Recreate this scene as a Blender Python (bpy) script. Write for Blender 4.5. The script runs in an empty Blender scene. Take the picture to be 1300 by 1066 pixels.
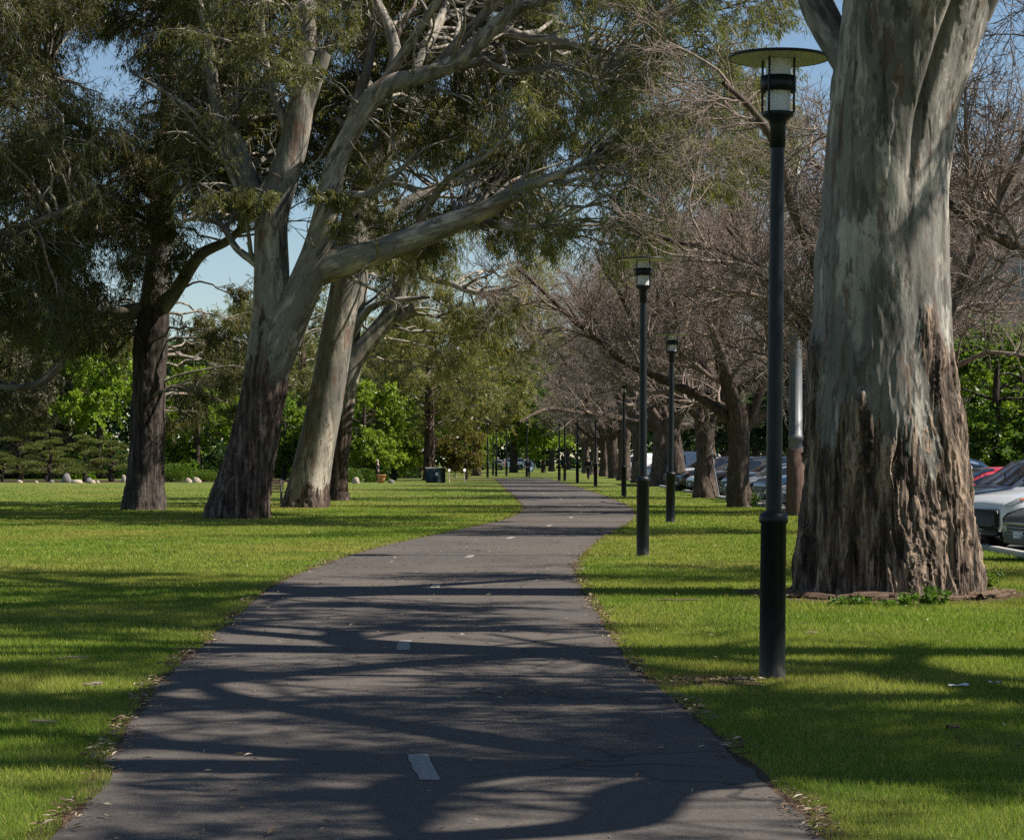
import bpy, math, random
import numpy as np
from mathutils import Vector, Matrix, Euler

rng = np.random.default_rng(7)
random.seed(7)
F, H, CX, HY = 2900.0, 1.7, 650.0, 581.0      # focal length in photo pixels, eye height, principal column, horizon row
S = bpy.context.scene
COL = S.collection
R = math.radians

def gd(y):                                    # ground distance seen on photo row y
    return F * H / (y - HY)
def at(x, y, D):                              # point at distance D seen at photo pixel x, y
    return np.array([(x - CX) / F * D, D, H + (HY - y) / F * D])
def ground(x, y):
    D = gd(y)
    return np.array([(x - CX) / F * D, D, 0.0])

# ------------------------------------------------------------------ objects
def tag(o, label=None, cat=None, group=None, kind=None):
    if label: o['label'] = label
    if cat: o['category'] = cat
    if group: o['group'] = group
    if kind: o['kind'] = kind
    return o

def empty(name, loc=(0, 0, 0), rz=0.0):
    o = bpy.data.objects.new(name, None)
    o.empty_display_size = 0.3
    o.location = loc
    o.rotation_euler = (0, 0, rz)
    COL.objects.link(o)
    return o

def copy_tree(o, parent=None):
    c = o.copy()
    COL.objects.link(c)
    if parent is not None: c.parent = parent
    for ch in list(o.children):
        copy_tree(ch, c)
    return c

class MB:
    """collects quads/tris and links them as ONE mesh object"""
    def __init__(s):
        s.v = []; s.f = []; s.n = 0; s.at = []
    def add(s, v, f, att=None):
        v = np.asarray(v, np.float32).reshape(-1, 3)
        s.v.append(v)
        f = np.asarray(f, np.int64)
        s.f.append(f + s.n)
        s.n += len(v)
        s.at.append(np.zeros(len(v), np.float32) if att is None else np.asarray(att, np.float32).reshape(-1))
    def build(s, name, mat, parent=None, smooth=True, att=False, loc=None):
        me = bpy.data.meshes.new(name)
        if s.n:
            V = np.concatenate(s.v)
            me.vertices.add(len(V))
            me.vertices.foreach_set('co', V.ravel())
            idx = []; tot = []
            for f in s.f:
                idx.append(f.ravel()); tot.append(np.full(len(f), f.shape[1], np.int32))
            idx = np.concatenate(idx).astype(np.int32); tot = np.concatenate(tot)
            me.loops.add(len(idx))
            me.loops.foreach_set('vertex_index', idx)
            me.polygons.add(len(tot))
            st = np.zeros(len(tot), np.int32); st[1:] = np.cumsum(tot)[:-1]
            me.polygons.foreach_set('loop_start', st)
            me.polygons.foreach_set('loop_total', tot)
            me.polygons.foreach_set('use_smooth', np.full(len(tot), smooth))
            if att:
                a = me.attributes.new('rough_bark', 'FLOAT', 'POINT')
                a.data.foreach_set('value', np.concatenate(s.at))
            me.update(calc_edges=True)
            me.validate()
        if mat is not None: me.materials.append(mat)
        o = bpy.data.objects.new(name, me)
        COL.objects.link(o)
        if parent is not None: o.parent = parent
        if loc is not None: o.location = loc
        return o
    # ---- shapes
    def box(s, c, d, rz=0.0, bev=0.0):
        c = np.array(c, float); d = np.array(d, float) / 2
        if bev <= 0:
            v = np.array([[x, y, z] for z in (-1, 1) for y in (-1, 1) for x in (-1, 1)], float) * d
            f = [[0, 2, 3, 1], [4, 5, 7, 6], [0, 1, 5, 4], [2, 6, 7, 3], [0, 4, 6, 2], [1, 3, 7, 5]]
            fs = [np.array(f)]
        else:
            b = min(bev, d.min() * 0.9)
            v = []; ids = {}
            for sx in (-1, 1):
                for sy in (-1, 1):
                    for sz in (-1, 1):
                        for ax in range(3):
                            p = np.array([sx, sy, sz], float) * (d - b); p[ax] = (sx, sy, sz)[ax] * d[ax]
                            ids[(sx, sy, sz, ax)] = len(v); v.append(p)
            v = np.array(v); q = []; t = []
            for ax in range(3):
                o1, o2 = [(1, 2), (2, 0), (0, 1)][ax]
                for sg in (-1, 1):
                    ring = []
                    for a, b2 in ((-1, -1), (1, -1), (1, 1), (-1, 1)):
                        k = [0, 0, 0]; k[ax] = sg; k[o1] = a; k[o2] = b2
                        ring.append(ids[(k[0], k[1], k[2], ax)])
                    q.append(ring if sg > 0 else ring[::-1])
                for a in (-1, 1):
                    for b2 in (-1, 1):
                        k1 = [0, 0, 0]; k1[ax] = -1; k1[o1] = a; k1[o2] = b2
                        k2 = list(k1); k2[ax] = 1
                        q.append([ids[(*k1, o1)], ids[(*k2, o1)], ids[(*k2, o2)], ids[(*k1, o2)]])
            for sx in (-1, 1):
                for sy in (-1, 1):
                    for sz in (-1, 1):
                        t.append([ids[(sx, sy, sz, 0)], ids[(sx, sy, sz, 1)], ids[(sx, sy, sz, 2)]])
            fs = [np.array(q), np.array(t)]
        if rz:
            ca, sa = math.cos(rz), math.sin(rz)
            v = np.stack([v[:, 0] * ca - v[:, 1] * sa, v[:, 0] * sa + v[:, 1] * ca, v[:, 2]], 1)
        n0 = s.n
        s.add(v + c, fs[0])
        if len(fs) > 1:
            s.f.append(fs[1] + n0)
        return s
    def lathe(s, prof, n=24, c=(0, 0, 0), axis='z'):
        prof = np.array(prof, float); K = len(prof)
        a = np.linspace(0, 2 * np.pi, n, endpoint=False)
        ring = np.zeros((K, n, 3))
        ring[..., 0] = prof[:, 0:1] * np.cos(a); ring[..., 1] = prof[:, 0:1] * np.sin(a); ring[..., 2] = prof[:, 1:2]
        v = ring.reshape(-1, 3)
        if axis == 'y': v = v[:, [0, 2, 1]] * np.array([1, 1, -1])
        if axis == 'x': v = v[:, [2, 0, 1]]
        i = np.arange(n); j = (i + 1) % n
        f = np.concatenate([np.stack([k * n + i, k * n + j, (k + 1) * n + j, (k + 1) * n + i], 1) for k in range(K - 1)])
        s.add(v + np.array(c, float), f)
        return s
    def tubes(s, P, Rd, n=6, att=None, caps=False):
        """P (B,K,3) polylines, Rd (B,K) radii"""
        P = np.asarray(P, float); Rd = np.asarray(Rd, float)
        if P.ndim == 2: P = P[None]; Rd = Rd[None]
        B, K, _ = P.shape
        T = np.gradient(P, axis=1)
        T /= np.linalg.norm(T, axis=2, keepdims=True) + 1e-9
        m = T.mean(1); ref = np.where(np.abs(m[:, 2:3]) < 0.8, np.array([[0, 0, 1.0]]), np.array([[1.0, 0, 0]]))
        ref = np.repeat(ref[:, None], K, 1)
        n1 = np.cross(T, ref); n1 /= np.linalg.norm(n1, axis=2, keepdims=True) + 1e-9
        n2 = np.cross(T, n1)
        a = np.linspace(0, 2 * np.pi, n, endpoint=False)
        ring = P[:, :, None] + Rd[:, :, None, None] * (np.cos(a)[None, None, :, None] * n1[:, :, None] + np.sin(a)[None, None, :, None] * n2[:, :, None])
        i = np.arange(n); j = (i + 1) % n
        base = (np.arange(B)[:, None, None] * K + np.arange(K - 1)[None, :, None]) * n
        f = np.stack([base + i, base + j, base + n + j, base + n + i], -1).reshape(-1, 4)
        n0 = s.n
        s.add(ring.reshape(-1, 3), f, None if att is None else np.repeat(np.asarray(att, float).reshape(B, K, 1), n, 2))
        if caps:
            for b in range(B):
                s.f.append((np.array([np.arange(n)]) + (b * K + K - 1) * n + n0))
                s.f.append((np.array([np.arange(n)[::-1]]) + (b * K) * n + n0))
        return s
    def leaves(s, c, ax, L, W):
        """diamond leaves: base c, axis ax (unit), lengths L, widths W"""
        N = len(c)
        rnd = rng.normal(size=(N, 3))
        sd = np.cross(ax, rnd); sd /= np.linalg.norm(sd, axis=1, keepdims=True) + 1e-9
        L = np.broadcast_to(np.asarray(L, float), (N,))[:, None]; W = np.broadcast_to(np.asarray(W, float), (N,))[:, None]
        v = np.stack([c, c + ax * L * .4 + sd * W / 2, c + ax * L, c + ax * L * .4 - sd * W / 2], 1)
        s.add(v.reshape(-1, 3), np.arange(4 * N).reshape(N, 4))
        return s

def unit(v):
    return v / (np.linalg.norm(v, axis=-1, keepdims=True) + 1e-9)

# ------------------------------------------------------------------ noise (numpy)
def _h(i, j, k):
    h = (i.astype(np.int64) * 374761393 + j.astype(np.int64) * 668265263 + k.astype(np.int64) * 2147483647) & 0xffffffff
    h = ((h ^ (h >> 13)) * 1274126177) & 0xffffffff
    h = (h ^ (h >> 16)) & 0xffff
    return h / 65535.0
def vn(P):
    P = np.asarray(P, float); I = np.floor(P); f = P - I; f = f * f * (3 - 2 * f)
    i, j, k = (I[..., d].astype(np.int64) for d in range(3))
    r = 0
    for a in (0, 1):
        for b in (0, 1):
            for c in (0, 1):
                w = (f[..., 0] if a else 1 - f[..., 0]) * (f[..., 1] if b else 1 - f[..., 1]) * (f[..., 2] if c else 1 - f[..., 2])
                r = r + w * _h(i + a, j + b, k + c)
    return r
def fbm(P, o=4):
    a, t, r = .5, 0, 0
    P = np.asarray(P, float)
    for _ in range(o):
        r = r + a * vn(P); t += a; a *= .5; P = P * 2.03 + 17.3
    return r / t
def sstep(a, b, x):
    t = np.clip((x - a) / (b - a), 0, 1); return t * t * (3 - 2 * t)

def catmull(P, n):
    P = np.asarray(P, float)
    K = len(P)
    Q = np.vstack([2 * P[0] - P[1], P, 2 * P[-1] - P[-2]])
    t = np.linspace(0, K - 1, n); i = np.minimum(t.astype(int), K - 2); u = (t - i)[:, None]
    p0, p1, p2, p3 = Q[i], Q[i + 1], Q[i + 2], Q[i + 3]
    return .5 * ((2 * p1) + (-p0 + p2) * u + (2 * p0 - 5 * p1 + 4 * p2 - p3) * u ** 2 + (-p0 + 3 * p1 - 3 * p2 + p3) * u ** 3)

# ------------------------------------------------------------------ materials
class NT:
    def __init__(s, name):
        s.m = bpy.data.materials.new(name); s.m.use_nodes = True
        s.t = s.m.node_tree; s.t.nodes.clear()
        s.out = s.n('ShaderNodeOutputMaterial')
    def n(s, typ, **kw):
        nd = s.t.nodes.new(typ)
        for k, v in kw.items():
            if k.startswith('i_'): nd.inputs[k[2:].replace('_', ' ')].default_value = v
            else: setattr(nd, k, v)
        return nd
    def l(s, a, b): s.t.links.new(a, b)
    def coord(s, scale=(1, 1, 1), kind='Object'):
        tc = s.n('ShaderNodeTexCoord'); mp = s.n('ShaderNodeMapping'); mp.inputs['Scale'].default_value = scale
        s.l(tc.outputs[kind], mp.inputs['Vector']); return mp.outputs['Vector']
    def noise(s, scale, detail=4, rough=.55, vec=None, dist=0.0):
        nd = s.n('ShaderNodeTexNoise'); nd.inputs['Scale'].default_value = scale; nd.inputs['Detail'].default_value = detail
        nd.inputs['Roughness'].default_value = rough; nd.inputs['Distortion'].default_value = dist
        if vec is not None: s.l(vec, nd.inputs['Vector'])
        return nd.outputs['Fac']
    def ramp(s, fac, stops, interp='LINEAR'):
        r = s.n('ShaderNodeValToRGB'); cr = r.color_ramp; cr.interpolation = interp
        while len(cr.elements) < len(stops): cr.elements.new(.5)
        for e, (p, c) in zip(cr.elements, stops):
            e.position = p; e.color = (*c, 1) if len(c) == 3 else c
        s.l(fac, r.inputs['Fac']); return r.outputs['Color']
    def mix(s, fac, a, b, blend='MIX'):
        m = s.n('ShaderNodeMix', data_type='RGBA', blend_type=blend)
        for sock, v in ((m.inputs[0], fac), (m.inputs[6], a), (m.inputs[7], b)):
            if hasattr(v, 'links') or hasattr(v, 'is_linked'): s.l(v, sock)
            elif isinstance(v, (int, float)): sock.default_value = v
            else: sock.default_value = (*v, 1)
        return m.outputs[2]
    def math(s, op, a, b=None):
        m = s.n('ShaderNodeMath', operation=op)
        for k, v in enumerate((a, b)):
            if v is None: continue
            if isinstance(v, (int, float)): m.inputs[k].default_value = v
            else: s.l(v, m.inputs[k])
        return m.outputs[0]
    def bump(s, h, strength=.4, dist=.02, normal=None):
        b = s.n('ShaderNodeBump'); b.inputs['Strength'].default_value = strength; b.inputs['Distance'].default_value = dist
        s.l(h, b.inputs['Height'])
        if normal is not None: s.l(normal, b.inputs['Normal'])
        return b.outputs['Normal']
    def principled(s, col, rough=.7, normal=None, metal=0.0, spec=.5, coat=0.0):
        p = s.n('ShaderNodeBsdfPrincipled')
        if isinstance(col, tuple): p.inputs['Base Color'].default_value = (*col, 1)
        else: s.l(col, p.inputs['Base Color'])
        if isinstance(rough, (int, float)): p.inputs['Roughness'].default_value = rough
        else: s.l(rough, p.inputs['Roughness'])
        p.inputs['Metallic'].default_value = metal
        p.inputs['Specular IOR Level'].default_value = spec
        p.inputs['Coat Weight'].default_value = coat; p.inputs['Coat Roughness'].default_value = .056
        if normal is not None: s.l(normal, p.inputs['Normal'])
        s.l(p.outputs['BSDF'], s.out.inputs['Surface']); return p

def m_plain(name, col, rough=.6, metal=0.0, coat=0.0, spec=.5, var=.12, scale=9.0):
    t = NT(name); v = t.coord()
    n = t.noise(scale, 5, .6, v)
    d = tuple(c * (1 - var) for c in col); b = tuple(min(1, c * (1 + var)) for c in col)
    c = t.ramp(n, [(.3, d), (.7, b)])
    t.principled(c, rough, None, metal, spec, coat); return t.m

def m_leaf(name, a, b, c=None, trans=.35, tcol=None, gloss=.025, clump=.6):
    """leaf: diffuse + translucent, tint varies from leaf to leaf and from spray to spray"""
    t = NT(name)
    g = t.n('ShaderNodeNewGeometry')
    rnd = g.outputs['Random Per Island']
    stops = [(0, a), (.62, b)] + ([(.9, c), (1, c)] if c else [(1, b)])
    col = t.ramp(rnd, stops)
    n = t.noise(clump, 2, .5, t.coord())
    col = t.mix(1.0, col, t.ramp(n, [(.3, (.78, .82, .78)), (.7, (1.18, 1.14, 1.1))]), 'MULTIPLY')
    d = t.n('ShaderNodeBsdfDiffuse'); tr = t.n('ShaderNodeBsdfTranslucent'); gl = t.n('ShaderNodeBsdfGlossy'); gl.inputs['Roughness'].default_value = .42
    t.l(col, d.inputs['Color'])
    tc = t.mix(1.0, col, tcol or (1.35, 1.35, .7), 'MULTIPLY')
    t.l(tc, tr.inputs['Color'])
    gl.inputs['Color'].default_value = (.7, .7, .7, 1)
    m1 = t.n('ShaderNodeMixShader'); m1.inputs[0].default_value = trans
    t.l(d.outputs[0], m1.inputs[1]); t.l(tr.outputs[0], m1.inputs[2])
    m2 = t.n('ShaderNodeMixShader'); m2.inputs[0].default_value = gloss
    t.l(m1.outputs[0], m2.inputs[1]); t.l(gl.outputs[0], m2.inputs[2])
    t.l(m2.outputs[0], t.out.inputs['Surface'])
    return t.m

def m_gum(name, sm, rg, patch=1.0):
    """gum bark: smooth pale upper bark in long patches, fibrous rough bark where the mesh says so"""
    t = NT(name)
    v1 = t.coord((1, 1, .28)); v2 = t.coord((1, 1, .10)); v3 = t.coord((1, 1, .5))
    n1 = t.noise(2.0 * patch, 6, .66, v1, .25)
    c1 = t.ramp(n1, [(.40, sm[1]), (.5, sm[1]), (.58, sm[2])])
    pa = t.noise(2.9 * patch, 5, .62, t.coord((1.3, 1.3, .35)), .2)
    c1 = t.mix(t.ramp(pa, [(.575, (0, 0, 0)), (.6, (.8, .8, .8))]), c1, sm[0])
    v4 = t.coord((1.1, 1.1, .3)); 
    mp_ = t.n('ShaderNodeVectorMath', operation='ADD'); mp_.inputs[1].default_value = (7.3, 3.1, 5.7); t.l(v4, mp_.inputs[0])
    pc = t.noise(2.4 * patch, 5, .65, mp_.outputs[0], .2)
    c1 = t.mix(t.ramp(pc, [(.59, (0, 0, 0)), (.61, (.8, .8, .8))]), c1, sm[3])
    nb_ = t.noise(.8, 3, .5, v3)
    c1 = t.mix(1.0, c1, t.ramp(nb_, [(.35, (.7, .71, .7)), (.65, (1.2, 1.17, 1.12))]), 'MULTIPLY')
    stk = t.noise(7, 6, .7, v2, .3)
    c1 = t.mix(1.0, c1, t.ramp(stk, [(.36, (.55, .53, .5)), (.47, (1, 1, 1)), (.62, (1.12, 1.1, 1.08))]), 'MULTIPLY')
    n2 = t.noise(26, 5, .7, v1)
    c1 = t.mix(1.0, c1, t.ramp(n2, [(.3, (.78, .77, .76)), (.7, (1.15, 1.14, 1.12))]), 'MULTIPLY')
    spots = t.noise(9, 3, .5, v3)
    c1 = t.mix(t.ramp(spots, [(.66, (0, 0, 0)), (.72, (.75, .75, .75))]), c1, (.07, .055, .045))
    n3 = t.noise(9, 7, .68, v2, .4)
    c2 = t.ramp(n3, [(.38, rg[0]), (.46, rg[1]), (.53, rg[2]), (.62, rg[3])])
    at_ = t.n('ShaderNodeAttribute', attribute_name='rough_bark')
    edge = t.noise(5, 8, .76, t.coord((1, 1, .2)), .5)
    f = t.math('ADD', at_.outputs['Fac'], t.math('MULTIPLY', t.math('SUBTRACT', edge, .5), 2.6))
    f = t.ramp(f, [(.44, (0, 0, 0)), (.53, (1, 1, 1))])
    col = t.mix(f, c1, c2)
    hb = t.mix(f, t.ramp(n1, [(.4, (.4, .4, .4)), (.6, (.6, .6, .6))]), t.ramp(n3, [(.3, (0, 0, 0)), (.7, (1, 1, 1))]))
    nb = t.bump(hb, .8, .035)
    nb = t.bump(n2, .35, .01, nb)
    t.principled(col, .82, nb, spec=.25); return t.m

SMOOTH = ((.085, .079, .07), (.185, .173, .152), (.36, .325, .28), (.16, .105, .074))
ROUGH = ((.018, .012, .009), (.048, .031, .023), (.09, .06, .045), (.19, .14, .11))
M = {}
M['gum_bark'] = m_gum('gum_bark', SMOOTH, ROUGH)
M['gum_bark_dark'] = m_gum('gum_bark_dark', ((.11, .105, .10), (.17, .165, .155), (.24, .225, .2), (.16, .12, .09)), ((.022, .017, .014), (.04, .03, .025), (.07, .054, .045), (.12, .1, .085)))
M['gum_bark_near'] = m_gum('gum_bark_near', ((.085, .082, .075), (.185, .178, .163), (.38, .36, .328), (.155, .108, .085)), ((.018, .013, .01), (.065, .045, .033), (.16, .118, .088), (.38, .28, .2)), 1.5)
M['sawn_wood'] = m_plain('sawn_wood', (.16, .10, .06), .8, var=.3)
def m_bark(name, a, b, c):
    t = NT(name); v = t.coord((1, 1, .22)); n = t.noise(11, 7, .68, v, .5)
    col = t.ramp(n, [(.3, a), (.5, b), (.72, c)])
    t.principled(col, .88, t.bump(n, .9, .03), spec=.2); return t.m
M['bare_bark'] = m_bark('bare_bark', (.035, .026, .02), (.085, .063, .048), (.17, .13, .1))
M['twig'] = m_bark('twig', (.145, .106, .083), (.228, .178, .145), (.38, .32, .27))
M['dark_bark'] = m_bark('dark_bark', (.02, .015, .012), (.05, .037, .03), (.1, .08, .065))
M['gum_leaf'] = m_leaf('gum_leaf', (.09, .118, .034), (.145, .165, .05), (.21, .165, .066), .46)
M['gum_leaf_dark'] = m_leaf('gum_leaf_dark', (.062, .08, .025), (.10, .115, .038), (.16, .115, .05), .4)
M['gum_leaf_olive'] = m_leaf('gum_leaf_olive', (.135, .155, .045), (.2, .21, .07), (.27, .21, .085), .46)
M['bright_leaf'] = m_leaf('bright_leaf', (.16, .27, .022), (.25, .35, .04), None, .5)
M['fresh_leaf'] = m_leaf('fresh_leaf', (.15, .24, .025), (.23, .3, .04), None, .48)
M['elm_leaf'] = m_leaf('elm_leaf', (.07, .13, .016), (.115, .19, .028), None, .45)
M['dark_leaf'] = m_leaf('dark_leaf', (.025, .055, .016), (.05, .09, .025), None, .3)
M['pine_leaf'] = m_leaf('pine_leaf', (.06, .10, .025), (.12, .165, .04), (.2, .14, .055), .3, clump=1.6)
M['shrub_leaf'] = m_leaf('shrub_leaf', (.065, .12, .016), (.115, .18, .028), None, .32)
M['grey_leaf'] = m_leaf('grey_leaf', (.10, .095, .06), (.15, .135, .09), None, .3)
M['purple_leaf'] = m_leaf('purple_leaf', (.03, .012, .016), (.06, .02, .025), None, .3, (1.4, .8, .8))
M['autumn_leaf'] = m_leaf('autumn_leaf', (.15, .17, .035), (.2, .19, .05), (.2, .12, .06), .42)

def m_grass():
    t = NT('grass_blade')
    g = t.n('ShaderNodeNewGeometry')
    col = t.ramp(g.outputs['Random Per Island'], [(0, (.10, .19, .024)), (.5, (.17, .262, .036)), (.84, (.25, .305, .06)), (1, (.45, .38, .17))])
    v = t.coord()
    n = t.noise(.16, 4, .6, v)
    col = t.mix(t.ramp(n, [(.40, (0, 0, 0)), (.66, (.8, .8, .8))]), col, (.33, .31, .09))
    n4 = t.noise(.6, 5, .65, t.coord((1, .8, 1)))
    col = t.mix(t.ramp(n4, [(.56, (0, 0, 0)), (.66, (.65, .65, .65))]), col, (.065, .15, .022))
    n5 = t.noise(1.7, 5, .7, v)
    col = t.mix(t.ramp(n5, [(.63, (0, 0, 0)), (.72, (.7, .7, .7))]), col, (.36, .30, .12))
    n2 = t.noise(.9, 3, .6, v)
    col = t.mix(1.0, col, t.ramp(n2, [(.3, (.75, .8, .7)), (.7, (1.2, 1.15, 1.1))]), 'MULTIPLY')
    d = t.n('ShaderNodeBsdfDiffuse'); tr = t.n('ShaderNodeBsdfTranslucent')
    t.l(col, d.inputs['Color']); t.l(t.mix(1.0, col, (1.3, 1.3, .8), 'MULTIPLY'), tr.inputs['Color'])
    m1 = t.n('ShaderNodeMixShader'); m1.inputs[0].default_value = .35
    t.l(d.outputs[0], m1.inputs[1]); t.l(tr.outputs[0], m1.inputs[2])
    t.l(m1.outputs[0], t.out.inputs['Surface']); return t.m
M['grass'] = m_grass()

def m_lawn():
    t = NT('lawn'); v = t.coord()
    fine = t.noise(38, 6, .75, v); mid = t.noise(2.4, 5, .65, v); big = t.noise(.16, 4, .6, v)
    col = t.ramp(fine, [(.28, (.045, .085, .012)), (.5, (.08, .135, .017)), (.72, (.13, .17, .028))])
    col = t.mix(t.ramp(mid, [(.42, (0, 0, 0)), (.7, (.55, .55, .55))]), col, (.15, .155, .032))
    col = t.mix(t.ramp(big, [(.40, (0, 0, 0)), (.66, (.8, .8, .8))]), col, (.18, .165, .045))
    nb = t.bump(fine, .9, .04); nb = t.bump(mid, .5, .08, nb)
    t.principled(col, .9, nb, spec=.15); return t.m
M['lawn'] = m_lawn()

def m_asphalt(name, a, b, seam=False):
    t = NT(name); v = t.coord()
    agg = t.n('ShaderNodeTexVoronoi'); agg.inputs['Scale'].default_value = 150; t.l(v, agg.inputs['Vector'])
    fine = t.noise(55, 6, .8, v); mid = t.noise(1.3, 5, .6, v); big = t.noise(.22, 3, .5, v)
    col = t.mix(mid, a, b)
    col = t.mix(1.0, col, t.ramp(fine, [(.32, (.5, .5, .51)), (.5, (1, 1, 1)), (.68, (1.55, 1.52, 1.48))]), 'MULTIPLY')
    col = t.mix(1.0, col, t.ramp(big, [(.35, (.86, .86, .88)), (.65, (1.12, 1.1, 1.08))]), 'MULTIPLY')
    st_ = t.noise(.9, 6, .7, t.coord((1, .45, 1)), .8)
    col = t.mix(t.ramp(st_, [(.56, (0, 0, 0)), (.66, (.45, .45, .45))]), col, tuple(x * .55 for x in a))
    cv = t.n('ShaderNodeVectorMath', operation='ADD'); wn = t.n('ShaderNodeTexNoise'); wn.inputs['Scale'].default_value = 1.6; wn.inputs['Detail'].default_value = 5; t.l(v, wn.inputs['Vector'])
    sc_ = t.n('ShaderNodeVectorMath', operation='SCALE'); sc_.inputs['Scale'].default_value = .9; t.l(wn.outputs['Color'], sc_.inputs[0]); t.l(v, cv.inputs[0]); t.l(sc_.outputs[0], cv.inputs[1])
    ck = t.n('ShaderNodeTexVoronoi', feature='DISTANCE_TO_EDGE'); ck.inputs['Scale'].default_value = .38; t.l(cv.outputs[0], ck.inputs['Vector'])
    cf = t.math('MULTIPLY', t.ramp(ck.outputs['Distance'], [(0, (1, 1, 1)), (.006, (.85, .85, .85)), (.014, (0, 0, 0))]), t.ramp(t.noise(.5, 2, .5, v), [(.46, (0, 0, 0)), (.56, (.85, .85, .85))]))
    col = t.mix(cf, col, (.02, .018, .016))
    sp = t.noise(200, 1, .5, v)
    col = t.mix(t.ramp(sp, [(.69, (0, 0, 0)), (.73, (.6, .6, .6))]), col, (.24, .22, .2))
    nb = t.bump(agg.outputs['Distance'], .35, .006); nb = t.bump(fine, .4, .006, nb)
    t.principled(col, .86, nb, spec=.3); return t.m
M['path'] = m_asphalt('path_asphalt', (.070, .059, .050), (.098, .084, .072))
M['road'] = m_asphalt('road_asphalt', (.055, .055, .056), (.075, .074, .072))
def m_soil(name, a, b):
    t = NT(name); v = t.coord(); n = t.noise(14, 8, .72, v); m = t.noise(60, 4, .7, v)
    c = t.ramp(n, [(.3, a), (.7, b)]); t.principled(c, .95, t.bump(m, .8, .03), spec=.1); return t.m
M['soil'] = m_soil('soil', (.055, .036, .024), (.15, .10, .068))
M['mulch'] = m_soil('mulch', (.03, .022, .015), (.09, .062, .04))
M['concrete'] = m_plain('concrete', (.36, .34, .31), .85, var=.2, scale=14)
M['paint_line'] = m_plain('worn_line_paint', (.27, .245, .215), .8, var=.4, scale=40)
M['rock'] = m_soil('rock', (.3, .24, .18), (.5, .42, .33))
M['rock_grey'] = m_soil('rock_grey', (.14, .13, .125), (.27, .25, .235))
M['litter'] = m_leaf('dry_leaf', (.12, .075, .045), (.22, .155, .1), (.44, .37, .27), .12, (1, 1, 1), .02)
M['bark_strip'] = m_soil('fallen_bark', (.07, .045, .03), (.2, .14, .1))
def m_lamp():
    t = NT('dark_lamp_paint'); v = t.coord()
    n = t.noise(5, 5, .6, v); c = t.ramp(n, [(.3, (.0042, .0066, .0082)), (.7, (.007, .0105, .0125))])
    sx = t.n('ShaderNodeSeparateXYZ'); t.l(v, sx.inputs[0])
    d = t.math('MULTIPLY', t.ramp(sx.outputs['Z'], [(0, (1, 1, 1)), (.16, (0, 0, 0))]), t.ramp(t.noise(16, 6, .7, v), [(.42, (0, 0, 0)), (.62, (.7, .7, .7))]))
    c = t.mix(d, c, (.12, .11, .095))
    sc = t.noise(30, 6, .75, t.coord((1, 1, .15))); c = t.mix(t.ramp(sc, [(.64, (0, 0, 0)), (.72, (.3, .3, .3))]), c, (.04, .043, .045))
    t.principled(c, t.ramp(n, [(.3, (.34, .34, .34)), (.7, (.52, .52, .52))]), None, 0, .3); return t.m
M['lamp_paint'] = m_lamp()
M['bark_pale'] = m_soil('pale_bark', (.16, .12, .085), (.34, .28, .215))
M['lamp_under'] = m_plain('cream_enamel', (.56, .55, .46), .5, var=.05)
def m_glass():
    t = NT('ribbed_lamp_glass')
    tc = t.n('ShaderNodeTexCoord'); w = t.n('ShaderNodeTexNoise'); w.inputs['Scale'].default_value = 4
    p = t.principled((.74, .76, .72), .22, None, spec=.5); p.inputs['Transmission Weight'].default_value = .25; p.inputs['IOR'].default_value = 1.2
    return t.m
M['lamp_glass'] = m_glass()
M['steel'] = m_plain('galvanised_steel', (.30, .32, .33), .5, .4, var=.15)
M['pole_grey'] = m_plain('grey_pole_paint', (.12, .13, .132), .5, .1, var=.18, scale=3)
M['pole_rust'] = m_bark('rusty_sleeve', (.07, .042, .032), (.115, .072, .055), (.16, .105, .08))
M['box_green'] = m_plain('green_cabinet_paint', (.018, .036, .03), .45, var=.15)
M['white'] = m_plain('white_paint', (.74, .74, .72), .5, var=.05)
M['black'] = m_plain('black_plastic', (.012, .012, .013), .45, var=.2)
M['tyre'] = m_plain('tyre_rubber', (.014, .014, .014), .8, var=.2)
M['rim'] = m_plain('alloy', (.42, .43, .44), .3, .8, var=.1)
M['chrome'] = m_plain('chrome', (.6, .6, .62), .15, 1.0, var=.05)
def m_window(name, col=(.012, .015, .018), rough=.04):
    t = NT(name); p = t.principled(col, rough, None, spec=.9, coat=.6); return t.m
M['car_glass'] = m_window('car_glass')
M['lens'] = m_window('headlight_lens', (.42, .43, .42), .08)
M['tail'] = m_plain('tail_lens', (.35, .012, .012), .15, var=.05)
M['orange_lens'] = m_plain('indicator_lens', (.5, .12, .05), .15, var=.05)
def m_car(name, col, metal=0.0):
    t = NT(name); n = t.noise(1.2, 3, .5, t.coord())
    c = t.ramp(n, [(.3, tuple(x * .94 for x in col)), (.7, tuple(min(1, x * 1.05) for x in col))])
    t.principled(c, .32, None, metal, .5, .9); return t.m
PAINT = {'white': m_car('white_car_paint', (.74, .75, .76)), 'silver': m_car('silver_car_paint', (.3, .32, .34), .5),
         'black': m_car('black_car_paint', (.008, .009, .012)), 'navy': m_car('navy_car_paint', (.012, .022, .045), .2),
         'blue': m_car('blue_car_paint', (.02, .06, .12), .2), 'red': m_car('red_car_paint', (.5, .02, .035)),
         'grey': m_car('grey_car_paint', (.10, .11, .12), .4)}
M['skin'] = m_plain('skin', (.48, .30, .22), .6, var=.06)
M['cloth_black'] = m_plain('black_cloth', (.012, .012, .014), .9, var=.3)
M['cloth_blue'] = m_plain('pale_blue_cloth', (.32, .45, .55), .9, var=.2)
M['cloth_navy'] = m_plain('navy_cloth', (.02, .025, .045), .9, var=.2)
M['hair_fair'] = m_plain('fair_hair', (.4, .34, .27), .8, var=.2)
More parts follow.
